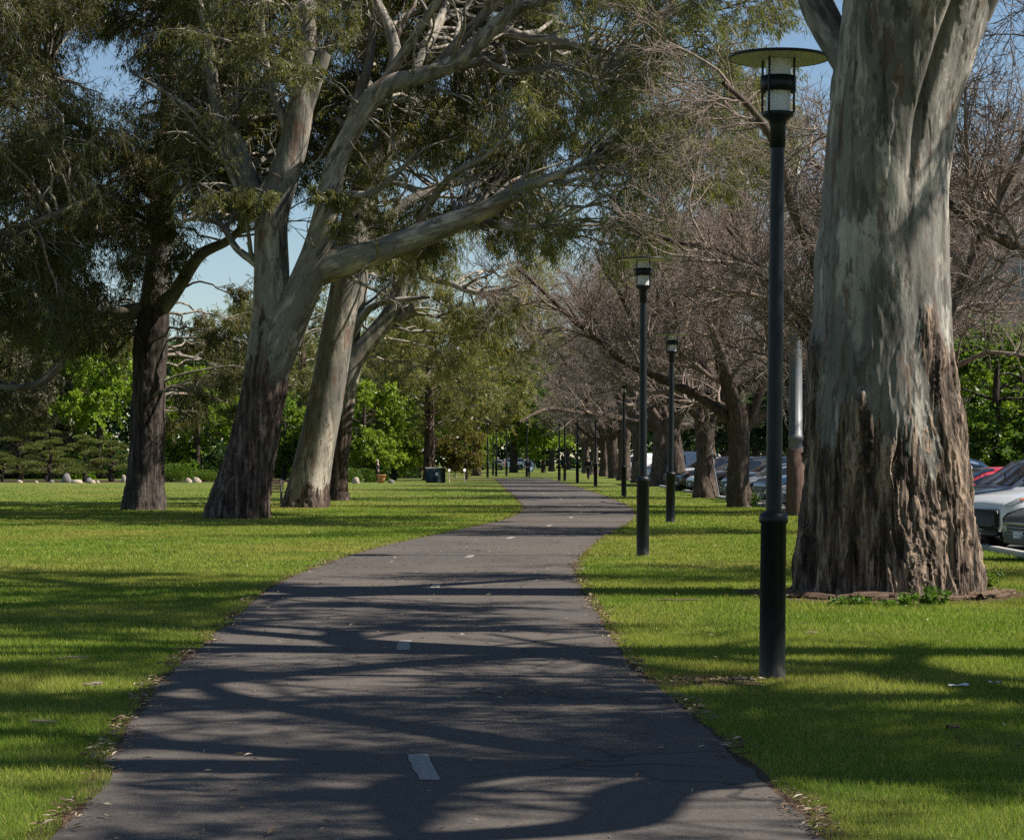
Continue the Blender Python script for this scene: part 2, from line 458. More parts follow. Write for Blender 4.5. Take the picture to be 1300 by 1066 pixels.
M['hair_dark'] = m_plain('dark_hair', (.02, .015, .012), .7, var=.2)
M['cloth_tan'] = m_plain('terracotta', (.45, .2, .1), .85, var=.15)
M['bld_wall'] = m_plain('grey_building_panel', (.24, .25, .27), .8, var=.1, scale=.5)
M['bld_trim'] = m_plain('white_fascia', (.7, .7, .7), .7, var=.05)
M['bld_glass'] = m_window('building_glass', (.06, .075, .095), .12)
M['timber'] = m_bark('bench_timber', (.03, .022, .018), (.055, .04, .03), (.09, .07, .055))
M['roof_red'] = m_plain('grey_roof', (.22, .2, .2), .8, var=.15)
M['weed'] = m_leaf('weed_leaf', (.06, .12, .02), (.11, .19, .03), None, .35)

# ------------------------------------------------------------------ camera, light
cam = bpy.data.cameras.new('camera'); co = bpy.data.objects.new('camera', cam); COL.objects.link(co)
co.location = (0, 0, H); co.rotation_euler = (R(90), 0, 0)
cam.sensor_width = 36; cam.lens = 36 * F / 1300; cam.shift_y = (HY - 533) / 1300
cam.clip_start = .1; cam.clip_end = 3000
S.camera = co
AZ, EL = R(-4), R(47)                         # sun: to the right, a little beyond the trees
sdir = np.array([math.cos(AZ) * math.cos(EL), math.sin(AZ) * math.cos(EL), math.sin(EL)])
sun = bpy.data.lights.new('sun', 'SUN'); so = bpy.data.objects.new('sun', sun); COL.objects.link(so)
sun.energy = 5.0; sun.angle = R(.53); sun.color = (1, .94, .85)
so.rotation_euler = Vector(-sdir).to_track_quat('-Z', 'Y').to_euler(); so.location = (30, 0, 40)
W = bpy.data.worlds.new('World'); S.world = W; W.use_nodes = True
wt = W.node_tree; wt.nodes.clear()
sky = wt.nodes.new('ShaderNodeTexSky'); sky.sky_type = 'NISHITA'; sky.sun_disc = False
sky.sun_elevation = EL; sky.sun_rotation = R(90) - AZ; sky.air_density = 1.0; sky.dust_density = .05; sky.ozone_density = 3.0
bg = wt.nodes.new('ShaderNodeBackground'); bg.inputs['Strength'].default_value = .06
wo = wt.nodes.new('ShaderNodeOutputWorld')
wt.links.new(sky.outputs[0], bg.inputs[0]); wt.links.new(bg.outputs[0], wo.inputs[0])
S.view_settings.view_transform = 'Standard'; S.view_settings.look = 'None'; S.view_settings.gamma = 1
S.view_settings.exposure = .86
S.render.engine = 'CYCLES'
cy = S.cycles
cy.max_bounces = 6; cy.diffuse_bounces = 3; cy.glossy_bounces = 2; cy.transmission_bounces = 4; cy.transparent_max_bounces = 4
cy.caustics_reflective = False; cy.caustics_refractive = False
cy.sample_clamp_indirect = 4
cy.use_adaptive_sampling = False
cy.use_denoising = False

# ------------------------------------------------------------------ ground, path, road
LE = [(1066, 70), (975, 132), (900, 183), (860, 212), (800, 283), (745, 347), (720, 405), (695, 482), (675, 572), (660, 640), (648, 664), (640, 664), (630, 654), (620, 643), (613, 636), (608, 630)]
RE = [(1066, 1045), (975, 943), (930, 903), (895, 862), (862, 822), (835, 792), (790, 762), (760, 745), (735, 732), (715, 731), (700, 742), (680, 768), (665, 795), (653, 806), (645, 800), (637, 785), (628, 762), (620, 738), (613, 715), (608, 698)]
def edge(px, back):
    P = [(-12.0, back)] + [(gd(y), (x - CX) / F * gd(y)) for y, x in px]
    P = np.array(P); d = np.concatenate([np.linspace(-12, 10, 12), np.linspace(10.3, P[-1, 0], 420)])
    # smooth cubic through the points
    q = catmull(P, 900); q = q[np.argsort(q[:, 0])]
    return d, np.interp(d, q[:, 0], q[:, 1])
yl, xl = edge(LE, -1.5); yr, xr = edge(RE, 2.0)
def path_x(y):
    return np.interp(y, yl, xl), np.interp(y, yr, xr)
KERB = 8.75

def sheet(name, mat, v, f, kind='structure'):
    m = MB(); m.add(v, f); return tag(m.build(name, mat, smooth=False), kind=kind)
sheet('lawn', M['lawn'], [[-400, -40, 0], [400, -40, 0], [400, 700, 0], [-400, 700, 0]], [[0, 1, 2, 3]])
def ribbon(xa, xb, ys, z):
    n = len(ys)
    v = np.concatenate([np.stack([xa, ys, np.full(n, z)], 1), np.stack([xb, ys, np.full(n, z)], 1)])
    i = np.arange(n - 1)
    return v, np.stack([i, n + i, n + i + 1, i + 1], 1)
PY = np.concatenate([np.linspace(-12, 10, 40), np.linspace(10.1, 60, 700), np.linspace(60.3, 182, 300)])
pl, pr = path_x(PY)
wob = lambda y, s: (fbm(np.stack([y * .9, np.full_like(y, s), np.zeros_like(y)], 1)) - .5) * .16 + (fbm(np.stack([y * 5, np.full_like(y, s + 9), np.zeros_like(y)], 1)) - .5) * .07
pl2 = pl + wob(PY, 1.5); pr2 = pr + wob(PY, 7.5)
v, f = ribbon(pl2 - .13, pl2 + .06, PY, .004); v2, f2 = ribbon(pr2 - .06, pr2 + .13, PY, .004)
m = MB(); m.add(v, f); m.add(v2, f2)
tag(m.build('soil_verge', M['soil'], smooth=False), kind='structure')
v, f = ribbon(pl2, pr2, PY, .009)
path = sheet('path', M['path'], v, f)
# the far end swings to the left across the park
v, f = ribbon(np.full(20, -70.0), np.full(20, 3.3), np.linspace(181, 190, 20), .006)
yy = np.linspace(-75, 3.3, 30)
v = np.concatenate([np.stack([yy, 181.5 + (yy - 3) ** 2 * .0012 + 3, np.full(30, .006)], 1), np.stack([yy, 186 + (yy - 3) ** 2 * .0012 + 3, np.full(30, .006)], 1)])
i = np.arange(29)
sheet('footpath', M['path'], v, np.stack([i, i + 1, 30 + i + 1, 30 + i], 1))
sheet('path_bend', M['path'], [[-1.3, 181, .0065], [3.05, 181, .0065], [3.3, 190, .0065], [-1.6, 188, .0065]], [[0, 1, 2, 3]])
# centre dashes
for (x, y) in [(537, 975), (513, 820), (553, 745), (597, 706.5), (648, 683), (697, 667.5), (725, 657), (737, 650), (735, 642), (712, 633.5), (690, 626), (672, 619)]:
    D = gd(y); X = (x - CX) / F * D
    a, b = path_x(np.array([D - .6, D + .6])); cc = (a + b) / 2; sl = (cc[1] - cc[0]) / 1.2
    mm = MB()
    n = 9; t_ = np.linspace(-.52, .52, n)
    jag = rng.uniform(-.008, .008, (2, n))
    va = np.stack([X + sl * t_ - .058 + jag[0], D + t_, np.full(n, .0125)], 1); vb = np.stack([X + sl * t_ + .058 + jag[1], D + t_, np.full(n, .0125)], 1)
    i = np.arange(n - 1); mm.add(np.concatenate([va, vb]), np.stack([i, n + i, n + i + 1, i + 1], 1))
    mm.build('centre_dash', M['paint_line'], path, smooth=False)
sheet('road', M['road'], [[KERB + .1, -40, .004], [24, -40, .004], [24, 330, .004], [KERB + .1, 330, .004]], [[0, 1, 2, 3]])
mm = MB(); mm.box((KERB, 140, .04), (.18, 400, .12), bev=.025)
tag(mm.build('kerb', M['concrete'], smooth=False), kind='structure')
mm = MB(); mm.box((24.1, 140, .04), (.18, 400, .12), bev=.025)
tag(mm.build('far_kerb', M['concrete'], smooth=False), kind='structure')
# garden bed on the far left, soil skirt under the near gum
def blob(cx, cy, rx, ry, z, mat, name, n=60, seed=0):
    a = np.linspace(0, 2 * np.pi, n, endpoint=False)
    k = 1 + .5 * (fbm(np.stack([np.cos(a) * 2.2 + seed, np.sin(a) * 2.2, np.zeros(n)], 1)) - .5)
    v = np.vstack([[cx, cy, z], np.stack([cx + rx * k * np.cos(a), cy + ry * k * np.sin(a), np.full(n, z)], 1)])
    i = np.arange(n)
    return sheet(name, mat, v, np.stack([np.zeros(n, int), 1 + i, 1 + (i + 1) % n], 1))
T5X, T5D = (1126 - CX) / F * 28.55, 28.55
blob(T5X - .2, T5D - .2, 2.1, 1.75, .004, M['soil'], 'bare_soil', seed=3)
blob((930 - CX) / F * 17.0 - .15, 17.15, .42, .22, .005, M['soil'], 'bare_soil', seed=5)
blob((860 - CX) / F * 35, 35.3, .5, .5, .004, M['soil'], 'bare_soil', seed=8)
blob((1262 - CX) / F * 13.6, 13.6, .22, .3, .004, M['soil'], 'bare_soil', seed=9)
for (tx, ty, rr) in [(300, 655, 1.5), (387, 643, 1.3), (183, 645, 1.2), (427, 634, .9), (945, 643, .9), (897, 632, .9), (866, 623, .9), (838, 617, .9)]:
    g = ground(tx, ty); blob(g[0], g[1] + .4, rr, rr, .0045, M['mulch'], 'bare_soil', 40, tx)
v, f = ribbon(np.full(40, -60.0), np.interp(np.linspace(157, 176, 40), [157, 176], [-9.6, -13.0]), np.linspace(157, 176, 40), .005)
sheet('garden_bed', M['mulch'], v, f)

# ------------------------------------------------------------------ branch growing
def grow(P, Rr, n, tr, ang, ln, K, trop, wob_, rr, endr=.35, lenfall=.45):
    """children of polylines P (B,K0,3): n per parent, start within tr, lengths ln(range, metres)"""
    B, K0, _ = P.shape
    par = np.repeat(np.arange(B), n); N = len(par)
    t = rng.uniform(tr[0], tr[1], N)
    u = t * (K0 - 1); i = np.minimum(u.astype(int), K0 - 2); w = (u - i)[:, None]
    st = P[par, i] * (1 - w) + P[par, i + 1] * w
    tan = unit(P[par, i + 1] - P[par, i])
    r0 = (Rr[par, i] * (1 - w[:, 0]) + Rr[par, i + 1] * w[:, 0])
    perp = unit(np.cross(tan, rng.normal(size=(N, 3))))
    a = rng.uniform(ang[0], ang[1], N)[:, None]
    d = tan * np.cos(a) + perp * np.sin(a)
    L = rng.uniform(ln[0], ln[1], N) * (1 - lenfall * t)
    pts = [st]; step = (L / (K - 1))[:, None]
    for k in range(K - 1):
        d = unit(d + np.array([0, 0, 1.0]) * trop * (1.0 / K) + rng.normal(size=(N, 3)) * wob_)
        pts.append(pts[-1] + d * step)
    Q = np.stack(pts, 1)
    rs = np.minimum(r0 * rr, .022 * L + .004)[:, None] * np.linspace(1, endr, K)[None]
    return Q, rs

def along(o, d):
    """turn a limb's own z axis along the limb, so that its bark runs lengthwise"""
    q = Vector(d).to_track_quat('Z', 'Y'); o.data.transform(q.inverted().to_matrix().to_4x4())
    o.rotation_mode = 'QUATERNION'; o.rotation_quaternion = q
    return o

def rough_tube(P, rad, seg, n, amp, lump=.05, attf=None, seed=0.0, flute=.0, cap=False, res=None):
    """trunk or limb: dense rings along a smoothed polyline with a lumpy, fluted section"""
    C = catmull(np.column_stack([P, rad]), seg); P, rad = C[:, :3], np.maximum(C[:, 3], .01)
    T = unit(np.gradient(P, axis=0))
    ref = np.array([0, 1.0, 0]) if abs(T[:, 1].mean()) < .8 else np.array([1.0, 0, 0])
    n1 = unit(np.cross(T, ref)); n2 = np.cross(T, n1)
    a = np.linspace(0, 2 * np.pi, n, endpoint=False)
    dirs = np.cos(a)[None, :, None] * n1[:, None] + np.sin(a)[None, :, None] * n2[:, None]
    base = P[:, None] + dirs * rad[:, None, None]
    q = base + seed
    lum = (fbm(q * np.array([1.1, 1.1, .45]) / max(rad.max(), .15) * .6, 3) - .5) * 2
    s_ = np.concatenate([[0], np.cumsum(np.linalg.norm(np.diff(P, axis=0), axis=1))])
    att = attf(base, a) if attf else np.zeros(base.shape[:2])
    rid = fbm(q * np.array([9, 9, 1.3]), 4); rid = 1 - np.abs(rid - .5) * 4
    disp = rad[:, None] * lump * lum + amp * att * (rid - .45)
    if flute: disp = disp + flute * rad[:, None] * np.cos(a * 5 + seed)[None] * np.exp(-s_ / 1.6)[:, None] + flute * .6 * rad[:, None] * np.cos(a * 8 + 2 + seed)[None] * np.exp(-s_ / 1.0)[:, None]
    V = base + dirs * disp[..., None]
    k = len(P); i = np.arange(n); j = (i + 1) % n
    b = (np.arange(k - 1) * n)[:, None]
    f = np.stack([b + i, b + j, b + n + j, b + n + i], -1).reshape(-1, 4)
    return V.reshape(-1, 3), f, att.reshape(-1), P, rad

def spray(mb_b, mb_l, limbs, clumps, nsub=8, ntwig=5, nleaf=20, leaf=(.16, .028), droop=.75, br=.03, curl=.5, shell=0.0):
    """bough from the nearest limb to every clump, twigs through it, leaves along the twigs"""
    LP = np.concatenate(limbs)                       # (n,4) xyz + radius
    for (c, r) in clumps:
        c = np.asarray(c, float)
        dv = c - LP[:, :3]; dist = np.linalg.norm(dv, axis=1)
        cost = dist + np.where(LP[:, 2] > c[2] + .5, .8, 0) - LP[:, 3] * .5
        k = int(np.argmin(cost + rng.uniform(0, .6, len(cost))))
        p0 = LP[k, :3]; d = dist[k]
        mid = (p0 + c) / 2 + np.array([0, 0, .16 * d]) + rng.normal(size=3) * .09 * d
        t = np.linspace(0, 1, 9)[:, None]
        B = p0 * (1 - t) ** 2 + 2 * mid * t * (1 - t) + c * t ** 2 + np.vstack([np.zeros(3), rng.normal(size=(7, 3)) * .04 * d ** .5, np.zeros(3)])
        rb = np.linspace(min(LP[k, 3] * .6, br * .7 + .011 * d), .012, 9)
        mb_b.tubes(B, rb, 5)
        e = rng.normal(size=(nsub, 3)); e = unit(e) * rng.uniform(shell, 1, (nsub, 1)) ** .5 * r * np.array([1, 1, .8])
        ti = rng.uniform(.55, 1, nsub) * 8; ii = np.minimum(ti.astype(int), 7); w = (ti - ii)[:, None]
        s0 = B[ii] * (1 - w) + B[ii + 1] * w; s1 = c + e
        sm_ = (s0 + s1) / 2 + np.array([0, 0, .18 * r]) + rng.normal(size=(nsub, 3)) * .12 * r
        tt = np.linspace(0, 1, 5)[None, :, None]
        SB = s0[:, None] * (1 - tt) ** 2 + 2 * sm_[:, None] * tt * (1 - tt) + s1[:, None] * tt ** 2
        mb_b.tubes(SB, np.broadcast_to(np.linspace(.013, .006, 5), (nsub, 5)), 4)
        TW, TR = grow(SB, np.full((nsub, 5), .008), ntwig, (.35, 1), (.4, 1.2), (.35 * r, .7 * r), 4, -droop, .12, .7, .5, .1)
        mb_b.tubes(TW, TR, 3)
        n = len(TW) * nleaf
        par = np.repeat(np.arange(len(TW)), nleaf); u = rng.uniform(.1, 1, n) * 3; i = np.minimum(u.astype(int), 2); w = (u - i)[:, None]
        pc = TW[par, i] * (1 - w) + TW[par, i + 1] * w + rng.normal(size=(n, 3)) * .035
        ax = unit(rng.normal(size=(n, 3)) * curl + np.array([0, 0, -1.0]) * droop + unit(TW[par, 3] - TW[par, 0]) * .35)
        sc = rng.uniform(.65, 1.25, n)
        mb_l.leaves(pc, ax, leaf[0] * sc, leaf[1] * sc)

# ------------------------------------------------------------------ the gums on the left lawn
HOLES = [(125, 95, 52, 36), (285, 318, 50, 42), (468, 408, 36, 34), (556, 243, 34, 16), (652, 335, 14, 22), (35, 285, 30, 14), (250, 65, 14, 14), (115, 330, 22, 12), (590, 62, 22, 12), (705, 235, 16, 10), (600, 340, 16, 20), (230, 385, 26, 10)]
def clumps_px(boxes, D, front=(), skip=()):
    """random clump positions inside a crown; front = traced limbs kept mostly clear"""
    out = []
    fr = [(np.array(l)[:, 0], np.array(l)[:, 1], np.array(l)[:, 2]) for l in front]
    for (x0, x1, y0, y1, n, r0, r1, d0, d1) in boxes:
        k = 0; tries = 0
        while k < n and tries < n * 20:
            tries += 1
            x, y = rng.uniform(x0, x1), rng.uniform(y0, y1)
            if any(((x - a) / (rx + 14)) ** 2 + ((y - b) / (ry + 14)) ** 2 < 1 for a, b, rx, ry in HOLES): continue
            d = D + rng.uniform(d0, d1)
            for lx, ly, lw in fr:
                q = catmull(np.column_stack([lx, ly, lw]), 40)
                if (np.hypot(q[:, 0] - x, q[:, 1] - y) < q[:, 2] * .5 + 44).any() and rng.random() < .85:
                    d = D + rng.uniform(2.2, max(d1, 5) + 1)
            p = at(x, y, d)
            if p[2] < 1.6: continue
            out.append((p, rng.uniform(r0, r1))); k += 1
    return out

def gum_tree(label, stems, D, clumps_spec, roughz, bark='gum_bark', leafm='gum_leaf', group=None, dz=(0,), leaf=(.19, .024), nleaf=19, stub=None, keep=None, extra=(), lo=None):
    """stems: traced [(x, y, width px)], first one the trunk"""
    x0, y0, w0 = stems[0][0]
    bx = (x0 - CX) / F * D
    root = empty('gum_tree', (bx, D, 0))
    tag(root, label, 'tree', group)
    limbs = []
    clumps_spec = [(a, b, c, d, int(n * 1.35), r0 * 1.15, r1 * 1.25, d0, d1) for a, b, c, d, n, r0, r1, d0, d1 in clumps_spec]
    off = np.array([bx, D, 0])
    for si, st in enumerate(stems):
        dd = dz[si] if si < len(dz) else 0
        pts = []; rad = []
        for qi, (x, y, w) in enumerate(st):
            dep = D + dd * (qi / max(1, len(st) - 1))
            p = at(x, y, dep)
            if si == 0 and qi == 0: p[2] = -.08
            pts.append(p - off); rad.append(w / F * dep / 2)
        pts = np.array(pts); rad = np.array(rad)
        if si == 0: attf = lambda P, a: 1 - sstep(roughz[0], roughz[1], P[..., 2] + (fbm(P * np.array([1.6, 1.6, .35]) + 5, 4) - .5) * (roughz[2] if len(roughz) > 2 else 3))
        else: attf = None
        Ls = np.linalg.norm(np.diff(pts, axis=0), axis=1).sum()
        big = rad.max() > .3
        V, f, att, C, cr = rough_tube(pts, rad, int(Ls / (.05 if big else .1)) + 4, 56 if big else 20, .075, .10, attf, seed=D + si, flute=.06 if si == 0 else 0)
        mb = MB(); mb.add(V, f, att)
        o = mb.build('trunk' if si == 0 else 'limb', M[bark], root, att=True)
        if si: along(o, C[len(C) * 2 // 3] - C[0])
        limbs.append(np.column_stack([C, cr])[::3])
    if stub:
        for (a, b, w) in stub:
            p0 = at(*a, D) - off; p1 = at(*b, D) - off; r_ = w / F * D / 2
            pts = np.array([p0, p0 * .6 + p1 * .4, p1]); V, f, att, C, cr = rough_tube(pts, np.array([r_ * 1.1, r_, r_ * .95]), 14, 18, 0, .06, seed=D)
            mb = MB(); mb.add(V, f, att); sb = mb.build('sawn_stub', M[bark], root, att=True)
            t = unit(p1 - p0); u_ = unit(np.cross(t, [0, 1, 0.1])); v_ = np.cross(t, u_); a_ = np.linspace(0, 2 * np.pi, 16, endpoint=False)
            mb = MB(); ring = C[-1] + .004 * t + (np.cos(a_)[:, None] * u_ + np.sin(a_)[:, None] * v_) * cr[-1] * .97
            ring0 = ring - t * .02
            mb.add(np.vstack([ring, C[-1] + .004 * t, ring0]), np.array([[k, (k + 1) % 16, 16] for k in range(16)]))
            mb.f.append(np.array([[k, (k + 1) % 16, 17 + (k + 1) % 16, 17 + k] for k in range(16)]))
            mb.build('cut_face', M['sawn_wood'], sb)
    cl = [(p - off, r) for p, r in clumps_px(clumps_spec, D, keep if keep is not None else stems)]
    cl += [(p - off, r) for p, r in clumps_px(extra, D)]
    mbb, mbl = MB(), MB()
    for l in limbs:
        u = l[l[:, 2] > max(5.5, roughz[1])]
        if len(u) < 6: continue
        A = u[None, :, :3]; AR = u[None, :, 3]
        nb_ = max(4, int(np.linalg.norm(u[-1, :3] - u[0, :3]) * 1.3))
        G2, GR2 = grow(A, AR, nb_, (.1, 1), (.4, 1.1), (1.3, 3.4), 9, .35, .2, .5, .25, .3); GR2 = np.minimum(GR2 * 1.25, .085); mbb.tubes(G2, GR2, 7)
        G3, GR3 = grow(G2, GR2, 4, (.25, 1), (.4, 1.1), (.6, 1.8), 7, .1, .22, .6, .3); mbb.tubes(G3, GR3, 5)
    lb = [l[l[:, 2] > (lo or 3.0)] for l in limbs]
    spray(mbb, mbl, [l for l in lb if len(l)], cl, leaf=leaf, nleaf=nleaf)
    mbb.build('branch_work', M['gum_bark'], root)
    mbl.build('crown', M[leafm], root, smooth=False)
    return root

T1 = [[(183, 645, 58), (184, 625, 50), (186, 590, 45), (187, 540, 43), (189, 500, 42), (192, 430, 42), (197, 380, 38), (201, 330, 33), (205, 270, 29), (211, 200, 25), (214, 150, 21), (212, 80, 17), (205, 0, 13), (195, -90, 8)],
      [(200, 400, 22), (228, 362, 18), (254, 324, 15), (290, 305, 11), (312, 282, 7)],
      [(192, 392, 22), (160, 396, 19), (115, 402, 16), (92, 436, 14), (58, 482, 11), (15, 492, 8), (-30, 484, 5)],
      [(206, 260, 18), (160, 210, 15), (110, 165, 11), (60, 120, 7)],
      [(212, 150, 14), (255, 90, 12), (265, 30, 10), (290, -50, 7)],
      [(203, 300, 14), (150, 260, 11), (80, 250, 8), (10, 230, 5)]]
T2 = [[(300, 657, 86), (303, 643, 78), (312, 605, 67), (322, 560, 60), (330, 520, 57), (337, 480, 57), (341, 440, 54), (344, 400, 50), (345, 350, 46), (344, 300, 43), (347, 270, 40), (356, 235, 40), (370, 190, 37), (380, 150, 32), (386, 110, 28), (388, 60, 28), (388, 0, 27), (386, -60, 23), (392, -140, 17), (400, -240, 9)],
      [(334, 500, 44), (348, 460, 48), (366, 412, 47), (384, 370, 45), (400, 330, 41), (410, 290, 36), (418, 250, 31), (428, 205, 27), (446, 168, 26), (468, 130, 26), (495, 107, 24), (530, 98, 22), (568, 85, 20), (600, 62, 20), (632, 30, 18), (662, 8, 16), (705, -2, 12), (765, -18, 7)],
      [(396, 350, 34), (420, 337, 40), (455, 327, 36), (500, 312, 32), (550, 293, 30), (590, 277, 27), (625, 262, 23), (660, 240, 17), (700, 225, 11), (750, 205, 6)],
      [(342, 300, 28), (334, 270, 30), (322, 245, 29), (312, 220, 26), (300, 185, 24), (285, 150, 20), (272, 120, 16), (268, 80, 14), (262, 40, 12), (248, -15, 8)],
      [(585, 285, 15), (620, 284, 12), (650, 290, 10), (690, 288, 6)],
      [(326, 275, 10), (300, 236, 9), (283, 195, 8), (272, 172, 7), (245, 140, 6), (200, 112, 5), (165, 90, 3)],
      [(492, 108, 18), (502, 72, 17), (492, 32, 15), (472, -10, 12), (450, -70, 8)],
      [(524, 96, 10), (545, 52, 14), (562, 18, 12), (578, -30, 8)],
      [(632, 36, 14), (670, 48, 12), (705, 50, 10), (745, 62, 6)],
      [(430, 205, 17), (452, 132, 15), (468, 82, 12), (476, 22, 10), (492, -45, 7)],
      [(470, 128, 13), (516, 62, 12), (556, 2, 10), (604, -60, 6)],
      [(548, 92, 15), (592, 42, 13), (642, -8, 11), (705, -62, 6)],
      [(566, 86, 13), (622, 76, 12), (682, 62, 10), (742, 60, 7), (800, 76, 4)],
      [(600, 66, 11), (648, 92, 9), (704, 84, 7), (768, 104, 4)],
      [(372, 185, 14), (352, 130, 11), (335, 70, 9), (330, 0, 7), (312, -60, 4)],
      [(412, 285, 13), (440, 250, 11), (470, 246, 9), (500, 225, 7), (530, 190, 4)],
      [(520, 306, 11), (548, 256, 10), (575, 222, 8), (620, 196, 6), (660, 150, 3)],
      [(345, 352, 13), (322, 332, 11), (300, 315, 9), (280, 285, 8), (250, 278, 6), (228, 282, 4)]]
T3 = [[(386, 644, 62), (389, 628, 55), (393, 605, 51), (401, 570, 48), (411, 520, 46), (420, 470, 44), (428, 420, 42), (436, 380, 40), (443, 340, 39), (448, 300, 38), (455, 262, 36), (470, 222, 34), (490, 182, 29), (508, 150, 25), (520, 115, 22), (538, 90, 22), (570, 60, 20), (600, 30, 18), (622, -5, 15), (655, -70, 9)],
      [(497, 182, 17), (525, 180, 18), (550, 168, 18), (570, 145, 16), (585, 110, 14), (600, 82, 11)],
      [(508, 160, 17), (524, 132, 17), (545, 126, 13), (572, 134, 10), (600, 170, 7), (612, 200, 4)],
      [(440, 330, 20), (480, 290, 18), (520, 256, 16), (560, 238, 14), (610, 222, 9), (660, 215, 5)]]
T4 = [[(428, 635, 30), (428, 622, 26), (429, 600, 24), (433, 560, 24), (438, 510, 25), (444, 472, 28), (456, 448, 25), (476, 424, 24), (497, 396, 22), (511, 365, 20), (525, 335, 18), (540, 312, 17), (556, 290, 14), (580, 262, 9)],
      [(437, 515, 20), (445, 430, 23), (455, 380, 20), (462, 330, 16), (467, 280, 11), (472, 220, 6)],
      [(447, 428, 12), (458, 405, 11), (475, 388, 9), (505, 381, 7), (545, 377, 4)],
      [(534, 350, 10), (570, 360, 8), (610, 372, 7), (660, 362, 4)]]
KEEP = T2[:4] + T2[9:13] + T3[:3]
gum_tree('dark-trunked gum tree, leftmost of the four on the left lawn', T1, 74.5,
         [(10, 335, -200, 330, 245, .9, 1.4, -4, 7), (-20, 170, 290, 440, 44, .8, 1.2, -4, 4), (212, 326, 370, 540, 17, .5, .8, -3, 5), (-20, 60, 380, 560, 9, .6, 1, 2, 6)],
         (5.0, 8.5), 'gum_bark_dark', 'gum_leaf_dark', extra=[(150, 245, 170, 400, 11, .6, .9, -3, -1.2)], keep=[T1[0][:8]], dz=(0, -2, -1, -3, 2, 2), leaf=(.21, .026))
gum_tree('twin-stemmed gum tree leaning right with a brown lower trunk and a sawn stub', T2, 64.0,
         [(225, 470, -230, 235, 140, .8, 1.3, -4, 6), (235, 345, 235, 330, 9, .5, .8, 2, 4), (440, 700, -170, 330, 100, .7, 1.1, 0, 8), (640, 860, -160, 330, 115, .7, 1.1, -8, 3), (860, 1010, -140, 260, 52, .6, 1.0, -9, 2)],
         (2.6, 5.8, 5.5), leafm='gum_leaf', extra=[(305, 350, 235, 300, 3, .35, .5, -2.5, -1), (405, 450, 225, 290, 3, .35, .5, -2.5, -1), (300, 400, 40, 140, 4, .5, .7, -3, -1)], keep=KEEP, dz=(0, -2, -4, 1.5, -4, 2, 1, 3, -3, 1, -2, -1, -2, -4, 2, -2, -4, 2), stub=[((378, 165), (411, 68), 22)])
gum_tree('pale smooth-barked gum tree, third of the four on the left lawn', T3, 78.0,
         [(430, 700, -120, 350, 95, .8, 1.3, -1, 8)], (-.4, 1.6, 2.2), leafm='gum_leaf_olive', keep=T3[:2] + T2[1:3], dz=(0, 2, 3, 3), leaf=(.21, .026))
gum_tree('slender gum tree half hidden behind the pale one, with a broken limb', T4, 91.0,
         [(480, 690, 290, 440, 30, .8, 1.3, -2, 5), (560, 660, 360, 470, 10, .8, 1.2, 0, 5)], (2.5, 5), leafm='gum_leaf_olive', keep=T4[:2], dz=(0, 1, -1, -2), leaf=(.22, .028), stub=[((503, 405), (527, 392), 17)])
T0 = [[(-190, 655, 80), (-188, 620, 62), (-180, 500, 54), (-170, 380, 48), (-160, 250, 38), (-150, 100, 28), (-150, -50, 18), (-150, -200, 9)],
      [(-165, 330, 26), (-90, 320, 22), (-10, 302, 17), (40, 285, 13), (80, 268, 8), (120, 250, 4)],
      [(-160, 240, 24), (-80, 180, 18), (0, 130, 12), (60, 90, 7)],
      [(-150, 90, 20), (-80, 0, 14), (-10, -70, 8)]]
gum_tree('gum tree just outside the left edge, its limbs reaching in', T0, 67.0,
         [(-260, 130, -240, 330, 200, .9, 1.5, -5, 5), (-60, 90, 300, 430, 16, .7, 1.1, -3, 3)], (4, 8), 'gum_bark', 'gum_leaf_dark', keep=[], dz=(0, -2, 2, -2), leaf=(.21, .026))

